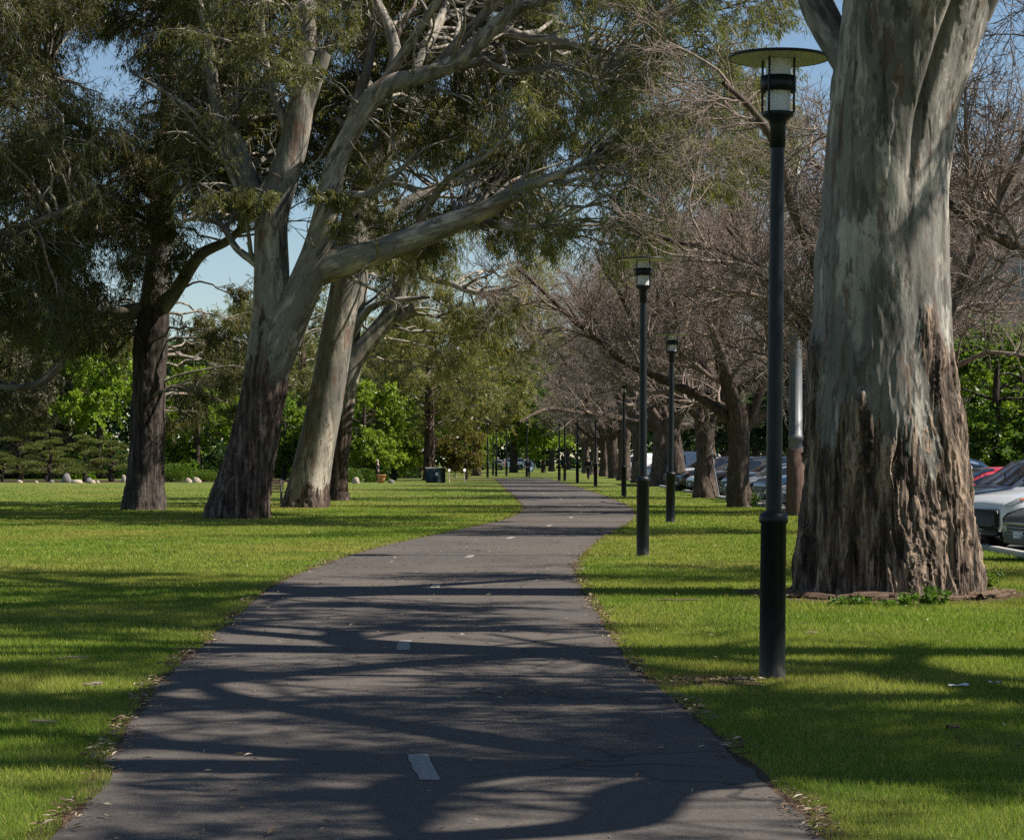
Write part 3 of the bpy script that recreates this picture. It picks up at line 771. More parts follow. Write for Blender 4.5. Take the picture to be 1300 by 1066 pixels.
# ------------------------------------------------------------------ the near gum on the right
def near_gum():
    st = [(760, 1010, 1242), (740, 1014, 1240), (700, 1018, 1235), (650, 1024, 1230), (600, 1029, 1225), (540, 1031, 1219), (480, 1031, 1211), (400, 1035, 1205), (330, 1037, 1203), (260, 1043, 1201), (200, 1047, 1204), (150, 1050, 1211), (100, 1056, 1227), (50, 1063, 1245), (0, 1070, 1264), (-40, 1078, 1282)]
    D = T5D; off = np.array([T5X, D, 0])
    P = np.array([at((a + b) / 2, y, D) for y, a, b in st]) - off; rd = np.array([(b - a) / 2 / F * D for y, a, b in st])
    P[0, 2] = -.05
    root = empty('gum_tree', tuple(off))
    tag(root, 'massive gum tree with peeling bark beside the nearest lamp post', 'tree')
    seg, n = 980, 600
    C = catmull(np.column_stack([P, rd]), seg); P, rd = C[:, :3], C[:, 3]
    a = np.linspace(0, 2 * np.pi, n, endpoint=False)
    dirs = np.stack([np.cos(a), np.sin(a), np.zeros(n)], 1)[None]
    base = P[:, None] + dirs * rd[:, None, None]
    z = base[..., 2]
    # rough stocking, ragged and higher on the right
    nn = fbm(base * np.array([2.4, 2.4, .55]) + 3.1, 6)
    top = 2.3 - .12 * np.cos(a - .15)[None] + (nn - .5) * 3.4
    att = 1 - sstep(-.35, .35, z - top)
    warp = (fbm(base * np.array([3, 3, .8]) + 11, 3) - .5)[..., None] * np.array([.5, .5, 0])
    q = (base + warp)
    f1 = fbm(q * np.array([5.5, 5.5, .5]), 5); r1 = 1 - np.abs(f1 - .5) * 5
    f2 = fbm(q * np.array([15, 15, 1.5]) + 7, 4); r2 = 1 - np.abs(f2 - .5) * 5
    f3 = fbm(base * np.array([34, 34, 6]) + 2, 4) - .5
    f4 = sstep(.47, .53, fbm(q * np.array([11, 11, .9]) + 19, 5)) * .022
    plates = np.clip(r1, -1, 1) * .06 + np.clip(r2, -1, 1) * .02 + f3 * .03 + f4
    step_ = sstep(.5, .56, fbm(q * np.array([6, 6, .5]) + 31, 5)) * .026          # raised slabs
    lump = (fbm(base * np.array([1.2, 1.2, .5]) + 1, 3) - .5) * .16
    sm = (fbm(base * np.array([7, 7, 2.2]) + 4, 4) - .5) * .028
    flk = sstep(.49, .53, fbm(base * np.array([3.2, 3.2, .8]) + 41, 4)) * .012
    butt = (.05 * np.cos(a * 5 + .8) + .035 * np.cos(a * 9 + 2) + .02 * np.cos(a * 14))[None] * np.exp(-np.maximum(z, 0) / 1.1) * rd[:, None]
    fold = -.10 * np.exp(-((a[None] - (4.95 + .06 * (z - 5))) / .07) ** 2) * sstep(4.6, 6.2, z)   # seam where the stems part
    disp = lump + butt + att * (plates + step_ - .02) + (1 - att) * (sm + flk) + fold
    V = base + dirs * disp[..., None]
    V[:3, :, 2] = np.minimum(V[:3, :, 2], .02)
    i = np.arange(n); j = (i + 1) % n; b = (np.arange(seg - 1) * n)[:, None]
    mb = MB(); mb.add(V.reshape(-1, 3), np.stack([b + i, b + j, b + n + j, b + n + i], -1).reshape(-1, 4), att.reshape(-1))
    mb.build('trunk', M['gum_bark_near'], root, att=True)
    limbs = []
    def limb(pts, w, dd, nside=40):
        k = len(pts); Q = np.array([at(x, y, D + dd * t) for (x, y), t in zip(pts, np.linspace(0, 1, k))]) - off
        r_ = np.array(w) / F * D / 2
        V, f, at_, C, cr = rough_tube(Q, r_, 110, nside, 0, .08, None, seed=pts[0][0])
        m_ = MB(); m_.add(V, f, at_); along(m_.build('limb', M['gum_bark_near'], root, att=True), C[len(C) // 2] - C[0])
        limbs.append(np.column_stack([C, cr])[::3])
    limb([(1106, 125), (1080, 84), (1062, 56), (1048, 30), (1036, 0), (1022, -70), (960, -190), (850, -330), (720, -430)], [50, 44, 43, 44, 46, 46, 42, 34, 18], 2)
    limb([(1150, 20), (1138, -60), (1128, -160), (1140, -300), (1120, -470), (1150, -650), (1140, -850)], [110, 112, 104, 88, 66, 44, 20], 1)
    limb([(1215, 10), (1245, -60), (1290, -150), (1370, -270), (1440, -420), (1560, -560), (1640, -700)], [92, 96, 90, 76, 60, 40, 18], -2)
    limb([(1125, -200), (1040, -320), (920, -440), (780, -560), (640, -640)], [60, 52, 42, 30, 14], 3)
    limb([(1140, -330), (1210, -470), (1260, -640), (1330, -800)], [54, 46, 34, 16], 4)
    limb([(1370, -260), (1500, -290), (1640, -340), (1780, -420)], [52, 44, 32, 16], 3)
    limb([(1030, -90), (930, -120), (820, -190), (700, -230), (590, -300)], [30, 28, 22, 16, 9], -7)
    cl = []
    while len(cl) < 150:
        d = unit(rng.normal(size=3)) * rng.uniform(.35, 1) ** .6
        p = np.array([.2, -.5, 14.2]) + d * np.array([8.0, 8.0, 6.0])
        w = p + off
        if H + (HY + 70) / F * w[1] > w[2] - 1.3: continue                       # crown starts above the view
        if fbm(w[None] * .22 + 3, 2)[0] < .47: continue
        k_ = p[:2] @ sdir[:2] / math.cos(EL); lat = abs(p[0] * -sdir[1] + p[1] * sdir[0]) / math.cos(EL)
        if k_ > 0 and lat < 2.6 and -1.5 < p[2] - k_ * math.tan(EL) < 8.5 and rng.random() < .8: continue
        cl.append((p, rng.uniform(.8, 1.35)))
    mbb, mbl = MB(), MB(); spray(mbb, mbl, limbs, cl, nsub=7, ntwig=5, nleaf=17, leaf=(.24, .042))
    mbb.build('branch_work', M['gum_bark'], root); mbl.build('crown', M['gum_leaf'], root, smooth=False)
    # loose slabs of bark standing off the trunk
    return root, P, rd
near_root, NP, NR = near_gum()

def tall_gum(x, y, h0, label, seed, ncl=46, rad=6.0, top=6.5):
    """a high-crowned gum just outside the frame"""
    global rng
    keep = rng; rng = np.random.default_rng(seed)
    root = empty('gum_tree', (x, y, 0)); tag(root, label, 'tree', 'gum trees beyond the right edge')
    P0 = np.array([[0, 0, -.1], [.05, 0, 1], [.1, .1, 3], [-.1, .1, h0 - 1.0], [-.2, 0, h0 + 1.2], [.2, 0, h0 + top * .8]]); r0 = np.array([.75, .6, .5, .42, .3, .08])
    V, f, att, C, cr = rough_tube(P0, r0, 120, 36, .05, .12, lambda P, a: 1 - sstep(1.5, 3, P[..., 2]), seed=seed, flute=.06)
    m_ = MB(); m_.add(V, f, att); m_.build('trunk', M['gum_bark'], root, att=True)
    limbs = [np.column_stack([C, cr])[60:]]
    for k in range(7):
        az = k * 2.4 + rng.uniform(-.4, .4); L = rng.uniform(.75, 1.0) * rad; z0 = h0 + rng.uniform(-1, 1.8); up = rng.uniform(.25, .9)
        t = np.linspace(0, 1, 7)[:, None]; d = np.array([math.cos(az), math.sin(az), 0])
        Q = np.array([-.12, .05, z0]) + d * t * L + np.array([0, 0, 1]) * L * up * t ** .8 + rng.normal(size=(7, 3)) * .32 * t
        V, f, att, C, cr = rough_tube(Q, np.linspace(.24, .04, 7), 60, 16, 0, .1, None, seed=seed + k)
        m_ = MB(); m_.add(V, f, att); m_.build('limb', M['gum_bark'], root, att=True); limbs.append(np.column_stack([C, cr])[::2])
    mb0 = MB(); A = np.stack([l[:30:3, :3] for l in limbs[1:]]); AR = np.stack([l[:30:3, 3] for l in limbs[1:]])
    G2, GR2 = grow(A, AR, 5, (.2, 1), (.4, 1.1), (1.5, 3.2), 8, .2, .17, .6, .2); mb0.tubes(G2, GR2, 6)
    G3, GR3 = grow(G2, GR2, 6, (.2, 1), (.4, 1.1), (.6, 1.6), 6, .1, .17, .6, .3); mb0.tubes(G3, GR3, 4)
    cl = []
    while len(cl) < ncl:
        d = unit(rng.normal(size=3)) * rng.uniform(.3, 1) ** .5; p = np.array([0, 0, h0 + top * .62]) + d * np.array([rad, rad, top * .6])
        if p[2] < h0 + .6 or fbm(((p + [x, y, 0]) * .3)[None], 2)[0] < .46: continue
        cl.append((p, rng.uniform(.7, 1.2)))
    mbl = MB(); spray(mb0, mbl, limbs, cl, nsub=7, ntwig=5, nleaf=16, leaf=(.2, .036))
    mb0.build('branch_work', M['gum_bark'], root); mbl.build('crown', M['gum_leaf'], root, smooth=False)
    rng = keep; return root
tall_gum(7.0, 19.5, 7.4, 'tall gum tree beyond the right edge, level with the nearest lamp', 61, 70, 6.5, 8.0)
tall_gum(6.8, 12.0, 6.2, 'tall gum tree beyond the right edge, closest to the viewer', 62, 54, 6.0, 8.0)
tall_gum(11.4, 15.6, 6.8, 'unseen tall gum tree added beyond the right edge to dapple the right lawn', 64, 62, 6.0, 7.5)  # this gum is added out of view for more leaf shade in the foreground
sheet('added_island', M['lawn'], [[9.4, 6, .009], [13.4, 6, .009], [13.4, 27, .009], [9.4, 27, .009]], [[0, 1, 2, 3]])  # unseen grass sheet added over the road to carry the extra shade tree

# ------------------------------------------------------------------ bare trees along the kerb
def bare_tree_parts(seed, h=2.6, rt=.46, spread=(.45, 1.0), n1=6):
    global rng
    keep = rng; rng = np.random.default_rng(seed)
    P0 = np.array([[0, 0, -.1], [.02, .01, .25], [.03, .02, .8], [.05, 0, 1.4], [.08, -.02, 2.0], [.1, -.03, h], [.13, 0, h + .5]])
    P0[:, :2] += np.cumsum(rng.normal(size=(7, 2)) * .035, axis=0)
    r0 = np.array([1.3, 1.08, .93, .86, .86, .95, .7]) * rt
    attf = lambda P, a: np.ones(P.shape[:2])
    V, f, att, C, cr = rough_tube(P0, r0, 60, 32, .06, .16, attf, seed=seed, flute=.07)
    mt = MB(); mt.add(V, f, att)
    # main limbs
    N = n1; az = np.linspace(0, 2 * np.pi, N, endpoint=False) + rng.uniform(-.35, .35, N)
    tl = rng.uniform(spread[0], spread[1], N); L = rng.uniform(6.6, 9.4, N)
    K = 12; d = np.stack([np.sin(tl) * np.cos(az), np.sin(tl) * np.sin(az), np.cos(tl)], 1)
    pts = [P0[4] + np.array([0, 0, 1]) * rng.uniform(0, .7, N)[:, None]]
    for k in range(K - 1):
        d = unit(d + rng.normal(size=(N, 3)) * .15 + np.array([0, 0, .07 if k < 5 else .03]))
        pts.append(pts[-1] + d * (L / (K - 1))[:, None])
    L1 = np.stack(pts, 1); R1 = rt * rng.uniform(.36, .52, N)[:, None] * np.linspace(1, .2, K)[None] ** .85
    for k in range(N):
        V, f, att, _, _ = rough_tube(L1[k], R1[k], 50, 14, .03, .14, attf, seed=seed + k)
        mt.add(V, f, att)
    L2, R2 = grow(L1, R1, 10, (.2, 1), (.4, 1.05), (2.2, 4.6), 10, .32, .2, .72, .25, .4)
    def cut(P, Q, zz):
        k = P[:, :, 2].min(1) > zz
        return P[k], Q[k]
    L2, R2 = cut(L2, R2, 2.9)
    L3, R3 = grow(L2, R2, 9, (.15, 1), (.4, 1.15), (1.0, 2.2), 7, .15, .18, .6, .3)
    L3, R3 = cut(L3, R3, 2.5)
    L4, R4 = grow(L3, R3, 6, (.15, 1), (.4, 1.15), (.45, 1.05), 5, .1, .17, .65, .45)
    L4, R4 = cut(L4, R4, 2.4)
    L5, R5 = grow(L4, R4, 4, (.2, 1), (.35, 1.1), (.22, .55), 3, .05, .14, .75, .6, .2)
    mc = MB()
    mc.tubes(L2, R2, 6); mc.tubes(L3, np.maximum(R3, .009), 4); mc.tubes(L4, np.maximum(R4, .0062), 3); mc.tubes(L5, np.maximum(R5 * .8, .0042), 3)
    # a few old seed bunches and first leaves
    rng = keep
    return mt, mc
BARE = []
for k, (sd, sp, n1) in enumerate([(11, (.3, .95), 7), (23, (.25, .9), 7), (37, (.35, 1.0), 7)]):
    mt, mc = bare_tree_parts(sd, 2.5 + .25 * k, .38, sp, n1)
    root = empty('bare_tree'); mt.build('trunk', M['bare_bark'], root, att=True); mc.build('crown', M['twig'], root)
    BARE.append(root)
used = set()
def bare(x, y, var, rz, sc, label, group='leafless trees along the kerb', sz=1.0):
    o = BARE[var] if var not in used else copy_tree(BARE[var])
    used.add(var)
    o.location = (x, y, 0); o.rotation_euler = (0, 0, rz); o.scale = (sc, sc, sc * sz)
    tag(o, label, 'tree', group); return o
far_l = 'one of the far leafless trees in the kerbside row'
for (x, y, var, rz, sc, lab) in [
    (10.6, 33.0, 1, 2.2, .85, 'leafless tree at the right edge behind the massive gum'),
    (7.95, 51.5, 2, 4.0, 1.0, 'leafless tree hidden low behind the massive gum, its limbs rising to its right'),
    (9.0, 70.0, 0, 1.1, 1.1, 'leafless tree behind the massive gum, showing left of its trunk'),
    (7.85, 78.5, 1, 5.0, 1.1, 'leafless leaning tree nearest left of the tall grey pole'),
    (8.2, 97.0, 2, 1.5, 1.2, 'leafless tree with the thin leaning steel stake beside it'),
    (8.5, 117.0, 0, 3.4, 1.25, 'leafless tree just right of the third lamp post'),
    (8.6, 136.0, 1, .9, 1.3, 'leafless tree just left of the third lamp post'),
    (8.6, 154.0, 2, 2.8, 1.35, far_l), (8.4, 172.0, 0, 5.2, 1.35, far_l), (8.6, 190.0, 1, 3.6, 1.35, far_l), (8.4, 208.0, 2, .4, 1.15, far_l), (8.2, 228.0, 0, 1.9, 1.15, far_l), (8.2, 250.0, 1, 4.4, 1.2, far_l)]:
    bare(x, y, var, rz, sc, lab)
for (x, y, var, rz, sc) in [(25.4, 190, 1, 2.1, 1.25), (25, 225, 2, 5.6, 1.25)]:
    bare(x, y, var, rz, sc, 'one of the leafless trees across the road', 'leafless trees across the road')

# ------------------------------------------------------------------ leafy background trees
def leafy(seed, h, rx, ry, zc, rz_, nclump, rc, leafs, leaf, mat, trunk_r=.25, name='leafy_tree', droop=.1, bark='dark_bark', nsub=6, ntwig=4, lean=0.0):
    global rng
    keep = rng; rng = np.random.default_rng(seed)
    root = empty(name)
    P0 = np.array([[0, 0, -.1], [0, 0, .4], [.05 + lean * .3, 0, zc * .5], [.1 + lean, .05, zc], [.1 + lean * 1.3, 0, zc + rz_ * .6]])
    r0 = np.array([1.35, 1, .8, .6, .2]) * trunk_r
    V, f, att, C, cr = rough_tube(P0, r0, 40, 16, .03, .12, lambda P, a: np.ones(P.shape[:2]), seed=seed)
    mt = MB(); mt.add(V, f, att); mt.build('trunk', M[bark], root, att=True)
    limb = np.column_stack([C, cr]); limb = limb[limb[:, 2] > min(zc - rz_ * .9, zc * .6)]
    cl = []
    while len(cl) < nclump:
        d = unit(rng.normal(size=3)) * rng.uniform(.2, 1) ** .45
        p = np.array([lean, 0, zc]) + d * np.array([rx, ry, rz_])
        p[:2] *= 1 + .35 * (fbm((p * .35 + seed)[None], 2)[0] - .5)
        if p[2] < .5: continue
        cl.append((p, rng.uniform(.7, 1.25) * rc))
    mbb, mbl = MB(), MB(); spray(mbb, mbl, [limb], cl, nsub=nsub, ntwig=ntwig, nleaf=leafs, leaf=leaf, droop=droop, curl=1.0)
    mbb.build('branch_work', M[bark], root); mbl.build('crown', M[mat], root, smooth=False)
    rng = keep
    return root
def recol(o, mat):
    for ch in o.children:
        if ch.name.startswith('crown'):
            ch.material_slots[0].link = 'OBJECT'; ch.material_slots[0].material = M[mat]
A_ = leafy(101, 10, 4.2, 4.2, 6.2, 4.2, 60, 1.3, 24, (.19, .115), 'bright_leaf', .28)
B_ = leafy(102, 11, 4.6, 4.6, 7.2, 4.6, 64, 1.3, 22, (.21, .12), 'elm_leaf', .34)
C_ = leafy(103, 12, 5.2, 5.0, 8.0, 5.2, 70, 1.4, 15, (.36, .065), 'gum_leaf_olive', .4, droop=.7, bark='gum_bark')
D_ = leafy(104, 7, 2.9, 2.9, 3.4, 2.6, 44, 1.0, 22, (.165, .1), 'fresh_leaf', .16)
tags_used = set()
def plant(src, x, D, label, mat=None, sc=(1, 1, 1), rz=None, group=None, cat='tree', name=None):
    o = src if src.name not in tags_used else copy_tree(src)
    tags_used.add(src.name)
    if o.name not in tags_used: tags_used.add(o.name)
    o.location = ((x - CX) / F * D, D, 0); o.scale = sc; o.rotation_euler = (0, 0, rng.uniform(0, 6.28) if rz is None else rz)
    if mat: recol(o, mat)
    tag(o, label, cat, group)
    if name: o.name = name
    return o
plant(A_, 126, 184, 'tall bright lime-green leafy tree left of the dark gum trunk', sc=(1.1, 1.1, 1.25))
plant(A_, 250, 190, 'lime-green leafy tree between the dark gum trunk and the leaning gum', sc=(1, 1, .92))
plant(B_, 652, 262, 'broad dark green tree arching over the far end of the path', sc=(1.5, 1.4, 1.1))
plant(B_, 700, 285, 'green tree with its trunk behind the far lamp posts', sc=(1.25, 1.25, 1.05))
plant(B_, 585, 300, 'green tree behind the row of thin far posts', 'elm_leaf', (1.2, 1.2, 1.0))
plant(C_, 545, 172, 'olive gum tree behind the green utility cabinet', sc=(1.15, 1.15, 1.05))
plant(C_, 605, 215, 'olive gum tree behind the white-topped lamp on the lawn', sc=(1.1, 1.1, 1.2))
plant(C_, 470, 192, 'large olive gum behind the standing person', 'gum_leaf', (1.2, 1.2, 1.02))
plant(C_, 318, 215, 'olive gum behind the two clipped mounds', 'gum_leaf', (1.2, 1.1, 1.3))
plant(C_, 25, 200, 'gum behind the cloud-pruned pines', 'gum_leaf_dark', (1.3, 1.2, 1.1))
plant(C_, 385, 205, 'gum behind the pale smooth-barked trunk', 'gum_leaf', (1.3, 1.2, 1.42))
plant(C_, -40, 190, 'gum at the far left edge of the garden', 'gum_leaf_dark', (1.2, 1.2, 1.2))
plant(D_, 462, 166, 'small fresh-green tree over the clipped shrubs right of the gums', sc=(1.3, 1.3, 1.25))
plant(D_, 500, 175, 'small yellow-green tree above the standing person', 'fresh_leaf', (1.2, 1.2, 1.15))
plant(D_, 592, 178, 'small russet and olive tree right of the utility cabinet', 'autumn_leaf', (.75, .75, .7))
plant(D_, 533, 196, 'small purple-leaved tree beside the utility cabinet', 'purple_leaf', (.6, .6, .78))
plant(D_, 48, 182, 'grey-brown twiggy tree above the cloud-pruned pines', 'grey_leaf', (1.4, 1.2, 1.6))
plant(D_, 420, 178, 'small green tree between the pale gum trunks', 'bright_leaf', (1.1, 1.1, 1.1))
plant(D_, 360, 180, 'small green tree behind the park bench', 'elm_leaf', (1.1, 1.1, 1.1))
for (x, D, mat, s_) in [(1262, 88, 'elm_leaf', 1.5), (1330, 96, 'fresh_leaf', 1.5), (1215, 112, 'elm_leaf', 1.5)]:
    plant(D_, x, D, {1262: 'fresh-leaved green tree across the road at the right edge', 1330: 'fresh-leaved green tree across the road beyond the right edge', 1215: 'green tree across the road behind the massive gum'}[x], mat, (s_, s_, s_ * .78))
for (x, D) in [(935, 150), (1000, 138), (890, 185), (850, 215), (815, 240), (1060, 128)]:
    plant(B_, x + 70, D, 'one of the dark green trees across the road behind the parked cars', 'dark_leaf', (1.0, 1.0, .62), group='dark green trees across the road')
plant(D_, 600, 232, 'light green young tree left of the thin far posts', 'fresh_leaf', (1.1, 1.1, 1.1))
plant(A_, 690, 262, 'light green tree behind the far walker', 'bright_leaf', (1, 1, .8))
for (x, D) in [(720, 330), (770, 320), (660, 350)]:
    plant(B_, x, D, 'one of the far green trees closing the view', 'elm_leaf', (1.5, 1.4, 1.15), group='far green trees')
# far wood behind everything
def wood():
    m_ = MB(); N = 110000
    x = rng.uniform(-150, 150, N); top = 17 + 8 * fbm(np.stack([x * .09, np.zeros(N), np.zeros(N)], 1), 3) * 1.2
    z = rng.uniform(0, 1, N) ** .8 * top; y = 372 + rng.normal(size=N) * 5 + 0.004 * x * x
    m_.leaves(np.stack([x, y, z], 1), unit(rng.normal(size=(N, 3))), rng.uniform(.7, 1.5, N), rng.uniform(.5, .9, N))
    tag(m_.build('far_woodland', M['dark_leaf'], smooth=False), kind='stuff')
wood()

# ------------------------------------------------------------------ garden: clipped mounds, cloud pines, shrubs, rocks
def shrub(name, rx, ry, rz_, leaf, mat, n, seed, rough=.25):
    global rng
    keep = rng; rng = np.random.default_rng(seed)
    root = empty(name)
    d = unit(rng.normal(size=(n, 3))); d[:, 2] = np.abs(d[:, 2])
    k = rng.uniform(.72, 1, n) ** .5 * (1 + rough * (fbm(d * 2.4 + seed, 3) - .5) * 2)
    p = d * k[:, None] * np.array([rx, ry, rz_])
    ax = unit(d + rng.normal(size=(n, 3)) * .7)
    m_ = MB(); sc = rng.uniform(.6, 1.3, n); m_.leaves(p, ax, leaf[0] * sc, leaf[1] * sc); m_.build('foliage', M[mat], root, smooth=False)
    st = MB()
    e = unit(rng.normal(size=(9, 3))) * np.array([rx, ry, rz_]) * .7; e[:, 2] = np.abs(e[:, 2]) + rz_ * .2
    t = np.linspace(0, 1, 4)[None, :, None]
    st.tubes(e[:, None] * t * np.array([1, 1, 1.0]), np.broadcast_to(np.linspace(.04, .012, 4), (9, 4)), 5); st.build('stem', M['dark_bark'], root)
    rng = keep; return root
sh = shrub('clipped_shrub', 1.35, 1.2, 1.15, (.13, .07), 'shrub_leaf', 5200, 5, .06)
sh2 = shrub('bushy_shrub', 2.0, 1.6, 1.9, (.22, .14), 'dark_leaf', 4200, 6, .45)
def putc(src, x, y, sc, label, cat, mat=None, group=None):
    o = src if src.name not in tags_used else copy_tree(src)
    tags_used.add(src.name); tags_used.add(o.name)
    g = ground(x, y); o.location = g; o.scale = sc; o.rotation_euler = (0, 0, rng.uniform(0, 6.28))
    tag(o, label, cat, group)
    if mat:
        for ch in o.children:
            if ch.name.startswith('foliage'): ch.material_slots[0].link = 'OBJECT'; ch.material_slots[0].material = M[mat]
    return o
putc(sh, 222, 611.5, (1.15, 1, 1.1), 'rounded clipped green mound right of the dark gum trunk', 'shrub')
putc(sh, 258, 611.0, (1.05, 1, .72), 'lower clipped mound beside two pale rocks', 'shrub')
putc(sh, 442, 612.2, (.75, 1, .85), 'clipped mound touching the pale gum trunk', 'shrub')
putc(sh, 463, 611.8, (.9, 1, .8), 'clipped mound left of the standing person', 'shrub')
putc(sh, 473, 610.6, (.8, 1, .95), 'clipped mound right behind the standing person', 'shrub')
putc(sh, 455, 608.4, (1.2, 1, 1.2), 'long clipped green mound behind the two smaller mounds', 'shrub')
for i_, (x, y, s_, mt) in enumerate([(10, 607.5, 1.3, 'dark_leaf'), (45, 607, 1.5, 'dark_leaf'), (75, 608, 1.35, 'elm_leaf'), (105, 607.2, 1.3, 'elm_leaf'), (140, 607.5, 1.2, 'dark_leaf'), (215, 607, 1.3, 'elm_leaf'), (250, 606.5, 1.5, 'dark_leaf'), (285, 607.5, 1.25, 'dark_leaf'), (320, 606.5, 1.4, 'elm_leaf'), (350, 607, 1.3, 'dark_leaf'), (385, 607, 1.3, 'dark_leaf'), (-25, 608, 1.5, 'dark_leaf'), (415, 607, 1.1, 'dark_leaf'), (505, 607, 1.0, 'dark_leaf'), (445, 606.5, 1.2, 'elm_leaf')]):
    putc(sh2, x, y, (s_, s_, s_ * rng.uniform(.85, 1.15)), 'one of the bushy shrubs massed along the back of the garden bed', 'shrub', mt, 'bushy shrubs along the garden bed')
def cloud_pine(seed, h, npad):
    global rng
    keep = rng; rng = np.random.default_rng(seed)
    root = empty('cloud_pine')
    P0 = np.array([[0, 0, -.05], [.15, 0, .5], [-.1, .05, 1.1], [.15, 0, h * .6], [0, 0, h * .95]])
    V, f, att, C, cr = rough_tube(P0, np.array([.16, .13, .11, .08, .04]), 30, 10, .02, .15, lambda P, a: np.ones(P.shape[:2]), seed=seed)
    mt = MB(); mt.add(V, f, att)
    mf = MB()
    for k in range(npad):
        t = k / (npad - 1); z = .55 + (h - .6) * t; az = k * 2.4 + rng.uniform(-.4, .4); rr = (1 - t * .75) * rng.uniform(.8, 1.7)
        c = np.array([math.cos(az) * rr, math.sin(az) * rr, z]); s_ = C[np.argmin(np.abs(C[:, 2] - z * .8))]
        mt.tubes(np.array([s_, (s_ + c) / 2 + [0, 0, -.06], c]), np.array([.05, .04, .02]), 5)
        pr_ = rng.uniform(.5, .85) * (1.15 - .5 * t); n = 900
        d = unit(rng.normal(size=(n, 3))); d[:, 2] = np.where(d[:, 2] < -.15, -d[:, 2], d[:, 2])
        p = c + d * np.array([pr_, pr_, pr_ * .32]) * rng.uniform(.75, 1, (n, 1)) ** .5
        mf.leaves(p, unit(d * .4 + np.array([0, 0, .8]) + rng.normal(size=(n, 3)) * .45), .13, .035)
    mt.build('trunk', M['dark_bark'], root); mf.build('foliage', M['pine_leaf'], root, smooth=False)
    rng = keep; return root
cp1, cp2 = cloud_pine(3, 4.6, 15), cloud_pine(4, 2.4, 9)
putc(cp1, 24, 610.6, (1.35, 1.2, 1.15), 'tallest cloud-pruned pine near the left edge', 'pine')
putc(cp2, 62, 611.5, (1.4, 1.2, 1.15), 'low cloud-pruned pine beside the round grey stone', 'pine')
putc(cp2, 108, 611.0, (1.5, 1.3, 1.3), 'cloud-pruned pine with a russet top above the pale rocks', 'pine')
putc(cp2, 143, 611.3, (1.4, 1.2, 1.15), 'cloud-pruned pine closest to the dark gum trunk', 'pine')
putc(cp1, 60, 609.6, (1.3, 1.2, .9), 'second tallest cloud-pruned pine at the back', 'pine')
putc(cp2, 5, 611.6, (1.0, 1, .8), 'low cloud-pruned pine at the left edge', 'pine')
def rock(x, y, w, h, mat, label, seed):
    n, k = 18, 9
    th = np.linspace(0, np.pi, k)[:, None]; a = np.linspace(0, 2 * np.pi, n, endpoint=False)[None]
    d = np.stack([np.sin(th) * np.cos(a), np.sin(th) * np.sin(a), np.cos(th) + 0 * a], -1)
    r_ = .75 + .7 * fbm(d * 1.6 + seed * 3.7, 3)
    V = d * r_[..., None] * np.array([w / 2, w / 2.6, h]) * .9; V[..., 2] = np.maximum(V[..., 2], -.05)
    i = np.arange(n); j = (i + 1) % n; b = (np.arange(k - 1) * n)[:, None]
    m_ = MB(); m_.add(V.reshape(-1, 3), np.stack([b + i, b + n + i, b + n + j, b + j], -1).reshape(-1, 4))
    o = m_.build('rock', mat, loc=tuple(ground(x, y))); tag(o, label, 'rock', 'rocks edging the garden bed'); return o
for k, (x, y, w, h, mt, lab) in enumerate([(98, 613, .75, .22, 'rock', 'long flat pale rock right of the round grey stone'), (113, 613, .5, .38, 'rock_grey', 'brownish rock between two pale ones'), (117, 613.3, .5, .25, 'rock', 'rounded pale rock in front of the brownish one'),
                                           (85, 612.5, .7, .62, 'rock_grey', 'round dark grey stone standing upright at the bed edge'), (66, 612.7, .35, .22, 'rock_grey', 'small grey rock left of the round stone'), (46, 612.8, .3, .16, 'rock', 'small pale rock far left'),
                                           (157, 612, .35, .55, 'rock', 'upright tan rock touching the dark gum trunk'), (124, 612.8, .3, .16, 'rock', 'small pale rock at the end of the rock line'),
                                           (239, 612.5, .5, .32, 'rock', 'left one of the two pale rocks by the clipped mounds'), (250, 612.6, .62, .4, 'rock', 'right one of the two pale rocks by the clipped mounds'),
                                           (452, 613.5, .5, .42, 'rock', 'tan rock between the clipped mounds'), (25, 612.6, .4, .2, 'rock', 'pale rock at the left edge of the bed'), (497, 613.2, .45, .26, 'rock_grey', 'pale grey rock right of the terracotta pot')]):
    rock(x, y, w, h, M[mt], lab, k + 1)
# terracotta pot beside the person
mb = MB(); mb.lathe([(0, 0), (.18, 0), (.26, .3), (.3, .5), (.33, .5), (.33, .56), (.28, .56), (.26, .5), (0, .48)], 20)
o = mb.build('garden_pot', M['cloth_tan'], loc=tuple(ground(484, 613))); tag(o, 'terracotta pot at the feet of the standing person', 'pot')

